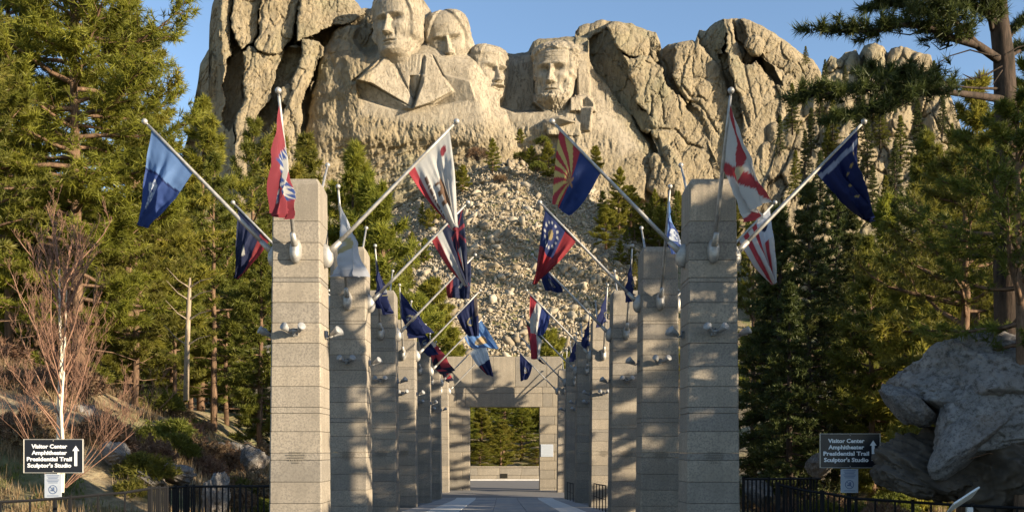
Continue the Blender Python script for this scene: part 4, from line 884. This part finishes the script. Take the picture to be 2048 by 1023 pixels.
# dead pale trunk
db = MB(); pts_ = [P(372, 800, 31), P(374, 700, 31), P(378, 600, 31), P(380, 555, 31)]; db.tube(pts_, [.09, .08, .07, .03], 8)
for a, b in ((375, 690), (377, 640), (378, 600), (379, 575)):
    for s_ in (-1, 1): db.tube([P(a, b, 31), P(a + s_ * 22, b - 14, 30.8), P(a + s_ * 46, b - 30 + 10 * s_, 30.6)], [.03, .018, .006], 4, False)
tag(db.build('dead_tree', M['bark_dead'], None, True), 'pale dead trunk standing among dark pines left of the pillars', 'tree')

# ------------------------------------------------------------------ flags
def mat_cloth():
    m, nt, b, out = nodes('flag_cloth'); b.inputs['Roughness'].default_value = .7; b.inputs['Specular IOR Level'].default_value = .2
    a = nt.nodes.new('ShaderNodeAttribute'); a.attribute_name = 'print'; nt.links.new(a.outputs['Color'], b.inputs['Base Color'])
    t = nt.nodes.new('ShaderNodeBsdfTranslucent'); mx = nt.nodes.new('ShaderNodeMixShader'); mx.inputs[0].default_value = .4
    nt.links.new(a.outputs['Color'], t.inputs[0]); nt.links.new(b.outputs[0], mx.inputs[1]); nt.links.new(t.outputs[0], mx.inputs[2]); nt.links.new(mx.outputs[0], out.inputs[0]); return m
M['cloth'] = mat_cloth()
RED, NAVY, BLUE, WHITE, GOLD, SKYB = (.33, .03, .05), (.018, .026, .07), (.03, .085, .33), (.62, .61, .57), (.55, .38, .08), (.13, .28, .55)
def put(C, m, c): C[m] = c
def design(kind, s, t):
    C = np.zeros(s.shape + (3,)); r = np.hypot((s - .5) * 1.2, (t - .5) * 1.8)
    if kind == 'azure':
        C[:] = BLUE; put(C, t < .40 - .10 * s, (.12, .27, .60)); put(C, np.abs(t - (.40 - .10 * s)) < .012, (.008, .02, .12))
        rr = np.hypot((s - .35) * 1.3, (t - .62) * 1.8) + .04 * np.sin(np.arctan2(s - .35, t - .62) * 7); put(C, (np.abs(rr - .27) < .03) | (np.abs(rr - .17) < .03), (.62, .70, .80)); put(C, rr < .08, (.55, .62, .7))
    elif kind == 'diamond':
        C[:] = RED; d = np.abs(s - .5) / .5 + np.abs(t - .5) / .42; put(C, d < .95, BLUE); put(C, d < .72, WHITE); put(C, (d < .95) & (np.sin(np.arctan2(s - .5, t - .5) * 25) > .55) & (d > .74), WHITE); put(C, (np.abs(s - .5) < .05) & (np.abs(t - .5) < .2), NAVY)
    elif kind == 'bear':
        C[:] = WHITE; put(C, s > .86, (.55, .03, .05)); q = ((t - .52) / .18) ** 2 + ((s - .48) / .09) ** 2; put(C, q < 1, (.20, .11, .06)); put(C, (np.abs(t - .66) < .045) & (np.abs(s - .46) < .06), (.20, .11, .06)); put(C, (s > .55) & (s < .64) & (np.abs(np.sin(t * 22)) > .75) & (np.abs(t - .52) < .16), (.20, .11, .06)); put(C, (np.hypot((s - .2) * 1.1, (t - .15) * 1.7) < .08), RED)
        put(C, (s > .70) & (s < .79) & (t > .22) & (t < .80) & (np.abs(np.sin(t * 60)) > .35), (.16, .10, .08))
    elif kind == 'rays':
        a = np.arctan2(.5 - s, (t - .5) * 1.5 + 1e-6); C[:] = (.70, .52, .12); k = np.floor(a / math.pi * 13).astype(int); put(C, k % 2 == 0, (.52, .025, .04)); put(C, s > .5, (.015, .05, .22))
        rr = np.hypot((s - .5) * 1.15, (t - .5) * 1.7); an = np.arctan2(s - .5, t - .5); put(C, rr < .17 * (.62 + .38 * np.cos(an * 5)), (.50, .24, .09))
    elif kind == 'saltire':
        C[:] = WHITE; put(C, (np.abs(s - t) < .10) | (np.abs(s + t - 1) < .10), (.48, .03, .04)); put(C, r < .16, (.55, .45, .25))
    elif kind == 'night':
        C[:] = (.010, .022, .12)
        for a, b in ((.2, .2), (.32, .3), (.42, .36), (.5, .46), (.66, .42), (.70, .60), (.52, .64), (.16, .82)): put(C, np.hypot((s - a) * 1.2, (t - b) * 1.8) < .035, GOLD)
        put(C, (np.abs(t - .14 + .05 * s) < .03), (.30, .36, .50))
    elif kind == 'stripes13':
        C[:] = WHITE; put(C, (np.floor(s * 7).astype(int) % 2 == 1), (.50, .025, .04)); put(C, (s < .42) & (t < .38), (.60, .64, .72)); put(C, np.hypot((s - .22), (t - .18) * 1.7) < .09, NAVY)
    elif kind == 'island':
        k = np.floor(s * 6).astype(int) % 3; C[:] = NAVY; put(C, k == 1, WHITE); put(C, k == 2, (.50, .03, .04)); m = (s < .5) & (t < .45); put(C, m, NAVY)
        put(C, m & ((np.abs(s - .25) < .035) | (np.abs(t - .22) < .025) | (np.abs(s * .9 - t) < .02) | (np.abs(s * .9 + t - .45) < .02)), RED)
    elif kind == 'circle':
        k = np.floor(s * 3).astype(int); C[:] = (.40, .02, .03); put(C, k == 1, (.45, .02, .03)); m = (s < .66) & (t < .48); put(C, m, (.02, .04, .16)); an = np.arctan2(s - .33, (t - .24) * 1.5); rr = np.hypot(s - .33, (t - .24) * 1.5)
        put(C, m & (np.abs(rr - .24) < .028) & (np.cos(an * 13) > .1), WHITE); put(C, m & (rr < .10), (.35, .26, .10))
    elif kind == 'seal_white':
        C[:] = (.62, .66, .72); put(C, r < .30, (.50, .44, .20)); put(C, r < .22, (.58, .60, .62)); put(C, (r < .14), (.42, .32, .08)); put(C, (t > .9), (.45, .48, .55))
    elif kind == 'navy_red':
        C[:] = (.02, .03, .09); put(C, s > .80, (.35, .02, .03)); put(C, np.hypot(s - .4, (t - .5) * 1.7) < .14, (.45, .45, .42)); put(C, (s > .74) & (s <= .80), (.30, .03, .04))
    elif kind == 'tricolour':
        C[:] = WHITE; put(C, t * .4 + s * .75 < .26, (.50, .02, .04)); put(C, s > .58, (.02, .05, .24)); put(C, np.hypot(s - .45, (t - .5) * 1.7) < .08, (.25, .2, .2))
    elif kind == 'sky_sun':
        C[:] = (.10, .28, .66); put(C, r < .30, (.55, .42, .22)); put(C, r < .16, (.75, .45, .20)); put(C, (np.abs(s - .9) < .03), (.5, .6, .75))
    elif kind == 'white_navy':
        C[:] = (.62, .72, .80); put(C, t > .55, (.015, .025, .11)); put(C, (t > .58) & (np.abs(s - .8) < .04), (.40, .03, .04)); put(C, (t < .2), (.50, .60, .68))
    elif kind == 'redwhite':
        C[:] = (.52, .03, .06); put(C, s > .62, WHITE); put(C, t < .12, (.06, .08, .05))
    elif kind == 'redblack':
        C[:] = (.50, .03, .05); put(C, (s > .45) & (t > .25) & (t < .75), (.02, .02, .05)); put(C, (t < .2) & (s < .6), (.70, .60, .50)); put(C, t > .86, (.03, .03, .06))
    elif kind == 'navy_gold':
        C[:] = (.012, .022, .095); put(C, r < .24, (.32, .27, .12)); put(C, r < .16, (.03, .06, .18)); put(C, (s < .16) & (t < .5), (.16, .12, .10))
    else:
        C[:] = (.013, .025, .12); put(C, (r < .22) & (r > .17), (.35, .32, .18)); put(C, r < .10, (.30, .34, .40))
    return C
def flag(side, i, face, kind, D, Cn, label, amp=.10, hoist=1.2, gap=.12, ph=0.0, seed=0, waves=1.6, sag=.10, bow=0.0):
    base, d = poles[(side, i, face)]; PL = PF if face == 'front' else 3.6; A = base + d * (PL - gap); B = base + d * (PL - gap - hoist); D = Vector(D); Cn = Vector(Cn)
    ns, nt = 44, 64; s, t = np.meshgrid(np.linspace(0, 1, ns), np.linspace(0, 1, nt)); rg = np.random.default_rng(seed + i * 7 + len(kind))
    a, b = np.array(A[:]), np.array(B[:]); dd, cc = a + np.array(D[:]), a + np.array(Cn[:])
    Pn = (1 - t)[..., None] * (a + s[..., None] * (b - a)) + t[..., None] * (dd + s[..., None] * (cc - dd))
    nrm = np.array(d.cross(Vector((0, 0, 1))).normalized()[:]); lat = np.array([d.x, d.y, 0]); lat = lat / (np.linalg.norm(lat) + 1e-6)
    w1 = np.sin(2 * math.pi * (s * waves + .25 * t + ph)); w2 = np.sin(2 * math.pi * (s * waves * 2.3 - .3 * t + ph * 2 + .2)); gt = np.clip(t * 2.2, 0, 1) * (.55 + .45 * t)
    amp = amp * 1.45; off = amp * (w1 + .45 * w2 + .16 * np.sin(2 * math.pi * (s * waves * 4.6 + .5 * t + ph))) * gt + fbm(s * 3 + seed, t * 4, seed + 5, 3) * amp * .8 * gt
    Pn = Pn + off[..., None] * nrm + (.45 * amp * np.cos(2 * math.pi * (s * waves + .25 * t + ph)) * gt)[..., None] * lat
    Pn[..., 2] -= sag * np.sin(math.pi * t) * s + .03 * np.abs(np.sin(s * math.pi * 4)) * (t < .1) * 0
    Pn += (bow * np.sin(math.pi * t))[..., None] * lat
    V = Pn.reshape(-1, 3) - a; q = (np.arange(nt - 1)[:, None] * ns + np.arange(ns - 1)).ravel()
    me = mesh_np('flag', V, np.stack([q, q + 1, q + ns + 1, q + ns], -1), M['cloth'], True)
    C = design(kind, s, t) * .8; g_ = C.mean(-1, keepdims=True); C = g_ + (C - g_) * .82; at = me.attributes.new('print', 'FLOAT_COLOR', 'POINT'); at.data.foreach_set('color', np.concatenate([C.reshape(-1, 3), np.ones((ns * nt, 1))], 1).astype(np.float32).ravel())
    return tag(meshobj('flag', me, loc=A), label, 'flag', 'flags on the avenue pillars')
flag('left', 0, 'left', 'azure', (-.33, .05, -1.92), (-.16, 0, -1.95), 'light blue and royal blue flag with a pale seal, leftmost flag of all', .09, waves=1.2)
flag('left', 0, 'front', 'diamond', (-.14, .0, -2.0), (.16, .2, -2.1), 'crimson flag with white edged diamond hanging before the nearest left pillar', .10, ph=.2)
flag('left', 0, 'right', 'bear', (.17, 0, -1.92), (.08, .05, -2.05), 'white flag with a bear and a red lower stripe, over the block slope', .09, waves=1.8)
flag('left', 1, 'left', 'navy_red', (-.12, 0, -1.85), (0, 0, -1.9), 'dark navy and maroon flag hanging left of the nearest left pillar, below the others', .08)
flag('left', 1, 'front', 'seal_white', (.40, .2, -2.0), (.12, .5, -1.95), 'pale white flag with a golden seal in front of the second left pillar', .16, ph=.4)
flag('left', 1, 'right', 'island', (.16, 0, -2.05), (.10, 0, -2.1), 'flag of blue, white and red stripes with a crossed canton, below the bear flag', .09)
flag('left', 2, 'front', 'navy', (.42, .2, -2.0), (.15, .5, -1.6), 'navy flag with a faint seal hanging on the third left pillar', .14)
flag('left', 2, 'right', 'navy_red', (-.05, 0, -1.35), (-.80, 0, -1.30), 'navy flag with a red edge partly behind the striped island flag', .08)
flag('left', 3, 'front', 'navy', (1.15, .1, -1.65), (.6, .3, -1.9), 'dark navy flag blown right across the fourth left pillar', .12, ph=.3)
flag('left', 3, 'right', 'navy_gold', (.10, 0, -1.75), (-.35, 0, -1.75), 'navy flag with gold trim left of the sky blue flag', .07)
flag('left', 4, 'right', 'sky_sun', (.95, 0, -1.45), (-.10, 0, -1.35), 'sky blue flag with an orange emblem billowing above the middle of the gate', .10, ph=.15, sag=.3)
flag('left', 4, 'front', 'navy', (1.0, .1, -1.7), (.5, .2, -1.9), 'small dark flag on the fifth left pillar beside the red one', .1)
flag('left', 5, 'front', 'redblack', (1.3, 0, -1.9), (.8, 0, -2.1), 'red and black flag blown right at the upper left corner of the gate', .14, ph=.6)
flag('left', 5, 'right', 'white_navy', (.55, 0, -2.2), (.15, 0, -2.1), 'flag that turns from pale blue to navy, hanging before the gate lintel', .08)
flag('left', 6, 'front', 'redblack', (.9, 0, -1.8), (.5, 0, -2.0), 'small dark red flag on the seventh left pillar by the gate', .1)
flag('right', 0, 'left', 'rays', (-.17, .05, -1.48), (.20, 0, -1.72), 'flag of red and yellow rays over dark blue with a copper star', .07, waves=1.1, ph=.1)
flag('right', 0, 'front', 'saltire', (.62, .05, -1.75), (.50, .2, -2.15), 'white flag with a red diagonal cross before the nearest right pillar', .08, ph=.3)
flag('right', 0, 'right', 'night', (.22, .05, -1.72), (.28, 0, -1.85), 'dark blue flag with gold stars, rightmost flag of all', .13, waves=2.2, ph=.5)
flag('right', 1, 'right', 'stripes13', (.18, 0, -2.0), (.10, 0, -2.05), 'red and white striped flag right of the nearest right pillar', .08)
flag('right', 1, 'left', 'circle', (-.36, 0, -2.05), (-.22, 0, -2.0), 'dark red flag with a blue canton and a ring of white stars', .08, ph=.2)
flag('right', 1, 'front', 'azure', (.20, .1, -1.45), (.42, .5, -1.25), 'plain bright blue flag left of the nearest right pillar', .10)
flag('right', 2, 'left', 'navy', (.30, 0, -1.05), (.95, 0, -1.15), 'small navy flag touching the tail of the star ring flag', .07)
flag('right', 2, 'front', 'navy', (-.08, .2, -1.6), (.08, .5, -1.3), 'navy flag edge on at the left side of the second right pillar', .08)
flag('right', 3, 'left', 'tricolour', (.02, 0, -1.6), (.55, 0, -1.75), 'flag of red, white and blue just above the red and white one', .09)
flag('right', 3, 'front', 'navy', (-.35, .1, -1.5), (-.1, .3, -1.2), 'small dark flag between the third and the fourth right pillar', .08)
flag('right', 4, 'left', 'redwhite', (.25, 0, -1.95), (.70, 0, -1.95), 'red and white flag hanging below the tricolour flag', .10, ph=.4)
flag('right', 5, 'left', 'white_navy', (1.0, 0, -1.35), (1.4, 0, -1.55), 'pale blue flag streaming right above the gate lintel', .08)
flag('right', 6, 'left', 'navy', (.05, 0, -1.9), (.55, 0, -1.75), 'blue flag hanging in front of the right half of the gate lintel', .07)
flag('right', 4, 'front', 'navy', (-.3, .1, -1.5), (0, .3, -1.3), 'small dark flag on the fifth right pillar', .08)
flag('right', 5, 'front', 'navy', (-.3, .1, -1.4), (0, .3, -1.2), 'tiny dark flag on the sixth right pillar', .08)

# ------------------------------------------------------------------ direction signs
def sign(pxc, pyt, pyb, wpx, Y, label, lab2, rz=0.0, skew=0.0):
    c = P(pxc, (pyt + pyb) / 2, Y); w = wpx * Y / F; h = (pyb - pyt) * Y / F; g_ = pz(Y) if abs(c.x) < 6 else gz1(c.x, Y)
    t = empty('direction_sign', (c.x, Y, g_), rz, label, 'sign', 'direction signs at the fences'); z = c.z - g_
    MB().box((0, 0, 0), (w - .02, .03, h - .02), .008).build('panel', M['signblack'], t, loc=(0, -.06, z))
    fr = MB()
    for sx in (-1, 1): fr.box((sx * (w / 2 - .008), -.062, z), (.016, .046, h), .004)
    for sz in (-1, 1): fr.box((0, -.062, z + sz * (h / 2 - .008)), (w - .034, .044, .016), .004)
    for sz in (-1, 1): fr.ball((0, -.082, z + sz * (h / 2 - .035)), .012, 6, 4)
    fr.build('frame', M['signedge'], t)
    MB().box((0, 0, (z + h / 2 - .1) / 2), (.07, .06, z + h / 2 - .1), .006).build('post', M['iron'], t)
    for k, s_ in enumerate(('Visitor Center', 'Amphitheater', 'Presidential Trail', "Sculptor's Studio")):
        me = text_mesh('lettering', s_, .108, M['letter'], .0035, .002); o = meshobj('lettering', me, t, (-.075, -.079, z + h / 2 - .178 - k * .122)); wid = max(v.co.x for v in me.vertices) - min(v.co.x for v in me.vertices)
        o.scale.x = (.70, .69, .88, .86)[k] * (w / 1.17) / max(wid, .01)
    a = MB(); x = w / 2 - .14; zz = z; a.add([(x - .028, -.079, zz - .19), (x + .028, -.079, zz - .19), (x + .028, -.079, zz + .10), (x + .066, -.079, zz + .10), (x, -.079, zz + .20), (x - .066, -.079, zz + .10), (x - .028, -.079, zz + .10)], [(0, 1, 2, 3, 4, 5, 6)]).build('arrow', M['letter'], t)
    n_ = empty('rules_notice', (c.x - .01, Y, g_ + z - h / 2 - .245), rz, lab2, 'notice', 'notices below the direction signs')
    MB().box((0, -.062, 0), (.33, .012, .46), .004).build('plate', M['notice'], n_)
    q = MB()
    for k in range(6): q.box((0, -.0695, .20 - k * .028), (.24 - .03 * (k % 3), .002, .012))
    for k in range(20): a_ = 2 * math.pi * k / 20; q.box((math.cos(a_) * .078, -.0695, -.07 + math.sin(a_) * .078), (.016, .002, .024), 0, Matrix.Rotation(-a_, 4, 'Y'))
    q.box((.012, -.0695, -.06), (.035, .002, .075)); q.box((-.02, -.0695, -.085), (.05, .002, .03)); q.box((0, -.0715, -.07), (.15, .002, .014), 0, Matrix.Rotation(R(45), 4, 'Y'))
    q.box((0, -.0695, -.19), (.22, .002, .012)); q.build('printed_marks', M['ink'], n_); return t
sign(110, 877, 945, 119, 19.6, 'black direction sign with an upward arrow on the left, in front of the birch', 'pale blue notice with a round symbol below the left direction sign')
sign(1698, 866, 935, 119, 19.6, 'black direction sign with an upward arrow on the right, in front of dark firs', 'pale blue notice with a round symbol below the right direction sign', R(-3))

# ------------------------------------------------------------------ iron fences
def fence(pts, label, gap=.42, wpost=.03, hgt=1.05, post_every=None, bar=.028):
    """pts: (px, py of the top rail, Y); pickets hang from the rail to the ground"""
    W = [P(*p) for p in pts]; c = W[0].copy(); g_ = gz1(c.x, c.y); t = empty('iron_fence', (c.x, c.y, c.z - hgt), 0, label, 'fence', 'black iron fences'); o = Vector(t.location)
    MB().tube([w - o for w in W], .026, 4).build('top_rail', M['iron'], t)
    MB().tube([w - o - Vector((0, 0, hgt - .12)) for w in W], .016, 4).build('bottom_rail', M['iron'], t)
    pk = MB().box((0, 0, -hgt / 2), (bar, bar, hgt)).mesh('picket', M['iron']); ps = MB().box((0, 0, -hgt / 2), (wpost * 1.6, wpost * 1.6, hgt + .1)).mesh('fence_post', M['iron']); k = 0
    for a, b in zip(W[:-1], W[1:]):
        L_ = (b - a).length; n_ = max(1, int(L_ / gap))
        for i in range(n_):
            p = a + (b - a) * (i / n_) - o; big_ = (k % (post_every or 6) == 0); meshobj('fence_post' if big_ else 'picket', ps if big_ else pk, t, p); k += 1
fence([(-60, 1006, 17.6), (60, 1000, 18.2), (140, 994, 18.6), (250, 984, 19.2), (300, 976, 19.6)], 'black iron fence with widely spaced bars running from the left edge past the left sign', .34, .03, 1.05, 3)
fence([(300, 976, 19.8), (340, 974, 21.5), (388, 971, 23)], 'run of closely spaced black bars between the two left fences', .16, .045, 1.0, 4)
fence([(388, 972, 21.6), (540, 971, 20.8)], 'black iron fence reaching the nearest left pillar', .15, .03, 1.1, 8)
fence([(1487, 957, 21.0), (1545, 957, 21.8), (1640, 956, 23.5)], 'black iron fence reaching right from the nearest right pillar', .16, .03, 1.1, 6)
fence([(1556, 968, 20.6), (1610, 980, 20.2), (1668, 988, 19.8), (1712, 996, 19.4)], 'run of closely spaced black bars below the right direction sign', .12, .045, 1.1, 7)
fence([(1712, 996, 19.2), (1790, 1001, 18.6), (1900, 1008, 17.8), (1990, 1013, 17.2), (2080, 1016, 16.6)], 'black iron fence with widely spaced bars under the big grey boulder', .34, .03, 1.05, 3)
for k, (y0, lab, gp) in enumerate([(35.6, 'black handrail between the third and the fourth right pillar', 5), (52, 'small black handrail beside the fifth right pillar', 3)]):
    t = empty('handrail', (3.62, y0, pz(y0)), 0, lab, 'handrail'); zt = .95
    MB().tube([(0, 0, zt), (.02, 4.6, zt - .08)], .022, 6).build('top_rail', M['iron'], t)
    MB().tube([(0, 0, zt - .5), (.02, 4.6, zt - .58)], .014, 5).build('lower_rail', M['iron'], t)
    for q in range(gp): MB().tube([(0, q * 4.6 / (gp - 1), -.3), (0, q * 4.6 / (gp - 1), zt - .02 * q)], .02, 5).build('upright', M['iron'], t)

# slanted information panel at the lower right
t = empty('information_panel', (P(1925, 1000, 16.6).x, 16.6, -1.5), 0, 'slanted white information panel on a post at the lower right', 'panel')
cpt = P(1925, 1000, 16.6) - t.location; mr = Matrix.Rotation(R(-33), 4, 'Y') @ Matrix.Rotation(R(-22), 4, 'X')
o = MB().box((0, 0, 0), (.50, .62, .03), .006).build('board', M['white'], t, loc=cpt); o.rotation_euler = mr.to_euler()
o = MB().box((0, 0, .017), (.44, .56, .006)).build('printed_sheet', simple('printed_sheet', (.40, .47, .56), .35, 0, .35, 9), t, loc=cpt); o.rotation_euler = mr.to_euler()
MB().box((.13, .04, (cpt.z) / 2 - .1), (.10, .07, cpt.z - .02), .008).build('post', M['white'], t)

# ------------------------------------------------------------------ boulders
def boulder(px, py, Y, sc, label, seed, rot=(0, 0, 0), sub=5, amp=.2, sq=(1, .8, .7), facets=16, cut=.66, mat='boulder'):
    o = meshobj('boulder', boulder_mesh('boulder', seed, sub, amp, sq, facets, cut, mat), loc=P(px, py, Y)); o.scale = (sc,) * 3; o.rotation_euler = rot; return tag(o, label, 'rock')
boulder(1985, 792, 18.8, 1.85, 'big grey boulder overhanging the lower right corner, its top edge the highest', 21, (R(8), R(14), .2), 6, .09, (1.25, .9, .62), 20, .60)
boulder(2030, 800, 17.8, 1.25, 'grey boulder cut by the right edge, leaning against the big one', 22, (R(20), R(-38), .3), 6, .09, (1.35, .8, .62), 18, .6)
boulder(1950, 860, 17.6, .85, 'pale slab of rock slanting under the big grey boulder', 23, (R(-10), R(-48), .1), 5, .06, (1.3, .7, .5), 10, .62)
boulder(1815, 808, 18.3, .55, 'small dark block wedged at the left end of the big grey boulder', 24, (.3, R(24), .4), 5, .14, (1.2, .8, .6), 14, .6)
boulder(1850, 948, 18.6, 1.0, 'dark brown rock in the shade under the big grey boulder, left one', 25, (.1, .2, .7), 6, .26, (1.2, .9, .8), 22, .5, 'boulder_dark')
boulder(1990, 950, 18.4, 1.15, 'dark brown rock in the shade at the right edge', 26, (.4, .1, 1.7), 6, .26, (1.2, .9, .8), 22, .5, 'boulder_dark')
for k, (px, py, Y, s_, lb, sq) in enumerate([(432, 992, 25, .75, 'pale boulder standing behind the fence left of the nearest left pillar', (.5, .6, 1)), (352, 945, 27, .55, 'grey boulder behind the closely spaced fence bars', (1.2, .8, .5)), (300, 958, 26, .5, 'low dark rock right of the left sign', (1.3, .8, .5)), (455, 910, 34, .8, 'flat rock on the shaded bank behind the left fence', (1.6, .9, .4)),
                                     (505, 915, 31, .5, 'round rock close to the nearest left pillar', (1, .9, .8)), (60, 860, 30, .9, 'dark rock on the slope behind the left sign', (1.4, .9, .6)), (160, 850, 31, .8, 'pale rock beside the birch', (1.1, .8, .8)), (232, 905, 26, .42, 'small tan rock right of the birch', (1.2, .8, .7)), (25, 830, 33, 1.1, 'large dark rock at the left edge of the slope', (1.3, .9, .8)),
                                     (1520, 985, 26, .5, 'small rock behind the fence right of the nearest right pillar', (1.2, .8, .7)), (1640, 930, 30, .5, 'grey rock behind the right direction sign', (1.4, .8, .6)), (520, 740, 60, 2.2, 'pale rock outcrop glimpsed between the dark pines left of the pillars', (1.3, .8, .9)), (455, 690, 66, 2.6, 'lit rock among the trees left of the nearest left pillar', (1, .8, 1.1))]):
    boulder(px, py, Y, s_, lb, 40 + k, (.1 * k, .2, k * .8), 5, .26, sq, 14, .6)

# ------------------------------------------------------------------ undergrowth
M['dry'] = mat_leaf('dry_grass', (.16, .11, .05), (.30, .23, .12), (.42, .34, .20), .3); M['green'] = mat_leaf('green_grass', (.07, .09, .02), (.13, .17, .03), (.20, .24, .05), .35)
M['drybrush'] = mat_leaf('dry_brush', (.12, .07, .04), (.24, .16, .09), (.34, .25, .15), .3)
def grass(name, mat, n, xr, yr, hmin, hmax, seed, lab, cond=None, w=.012):
    rg = np.random.default_rng(seed); y = rg.uniform(*yr, n); x = rg.uniform(*xr, n) * (y if cond == 'cone' else 1); k = fbm(x * .5, y * .5, seed, 3) + rg.normal(size=n) * .12 > -.02; x, y = x[k], y[k]; n = len(x)
    z = gz(x, y) - .03; K = 5; ang = rg.uniform(0, 6.28, (n, K)); ln = rg.uniform(hmin, hmax, (n, K)); tl = rg.uniform(.1, .6, (n, K)); b = np.stack([x, y, z], -1)[:, None] + np.concatenate([rg.normal(size=(n, K, 2)) * .05, np.zeros((n, K, 1))], 2)
    sd = np.stack([-np.sin(ang), np.cos(ang), 0 * ang], -1) * w; tip = b + np.stack([np.cos(ang) * tl * ln, np.sin(ang) * tl * ln, ln], -1)
    V = np.stack([b - sd, b + sd, tip], 2).reshape(-1, 3); return tag(meshobj(name, foliage_mesh(name, V, rg.random(n), mat)), lab, kind='stuff')
grass('dry_grass', M['dry'], 15000, (-24, -6.3), (20, 40), .12, .45, 1, 'dry tan grass on the slope behind the left fence')
grass('dry_grass', M['dry'], 7000, (6.6, 20), (20, 42), .12, .4, 2, 'dry grass on the ground behind the right fence')
grass('green_grass', M['green'], 7000, (-13, -6.3), (20, 27), .06, .2, 3, 'short green grass behind the left sign')
sb = shrub_kind(31, M['drybrush'], 650, .16, .03); sg = shrub_kind(32, M['leaf_mid'], 700, .16, .04)
for k, (px, Y, s_, kd, lb) in enumerate([(290, 26, .8, sg, 'green bush right of the birch above the fence'), (262, 24.5, .5, sg, 'small green bush low beside the birch'), (410, 30, .7, sb, 'brown dry bush on the bank behind the left fence'), (470, 29, .6, sb, 'dry bush just left of the pale standing boulder'), (215, 28, .7, sb, 'dry brush right behind the birch stems'),
                                     (50, 26, .7, sb, 'dry brush left of the left direction sign'), (1562, 27, .7, sb, 'dark dry bush behind the fence beside the right pillar'), (1640, 26, .6, sg, 'low green bush left of the right direction sign'), (1770, 25, .6, sb, 'dry bush right of the right direction sign'), (345, 33, .9, sg, 'green bush on the shaded bank'), (120, 33, 1.0, sb, 'tall dry brush on the slope above the left sign'), (520, 27, .6, sg, 'green bush at the foot of the nearest left pillar')]):
    shrub(kd, px, Y, s_, lb)
for k in range(34):
    y_ = rnd.uniform(24, 42); px_ = rnd.uniform(-20, 540); shrub(sb if k % 3 else sg, px_, y_, rnd.uniform(.45, 1.0), 'dry brown bush among the undergrowth of the left bank' if k % 3 else 'green bush among the undergrowth of the left bank', 'brown undergrowth of the left bank' if k % 3 else 'green undergrowth of the left bank')
for k in range(16):
    y_ = rnd.uniform(26, 42); px_ = rnd.uniform(1500, 1800); shrub(sb if k % 3 else sg, px_, y_, rnd.uniform(.4, .8), 'low bush among the undergrowth behind the right fence', 'undergrowth behind the right fence')
for k, (px, Y, top, s_, red) in enumerate([(955, 288, 288, 3.4, 1), (1110, 284, 330, 2.6, 0), (1040, 290, 300, 2.2, 0), (1085, 290, 268, 2.4, 0), (905, 285, 335, 3, 0), (1150, 282, 350, 2.2, 0), (1000, 284, 345, 2, 1), (1075, 282, 318, 2.6, 0)]):
    x = (px - VX) * Y / F; t = empty('shrub', (x, Y, (HZ - top) * Y / F - s_ * 1.2), k, '%s bush atop the block slope, %s' % ('reddish brown' if red else 'green', ['left of the bushy green pine', 'below the bearded head', 'under the tiny pine on the ledge', 'beside the slanting block', 'at the upper left corner', 'right of the pines below the bearded head', 'lowest of the reddish ones', 'between the two green pines'][k]), 'shrub'); t.scale = (s_,) * 3
    kd = sb if red else sg; meshobj('stems', kd['trunk'], t); meshobj('crown', kd['crown'], t)

# unseen granite building added behind the right shoulder to shade the right foreground
bd = empty('shade_building', (31, -9, -1.6), R(-4), 'low granite building added outside the view to the right for its shade', 'building')
MB().box((0, 0, 4.0), (9, 42, 8.0), .05).build('wall', M['granite'], bd); MB().box((0, 0, 8.2), (10, 43, .36), .05).build('roof', M['cap'], bd)
dm = MB().box((0, 0, 0), (.06, 1.5, 2.4), .01).mesh('window', M['glass'])
for k in range(7): meshobj('window', dm, bd, (-4.53, -17 + k * 5.6, 2.4))
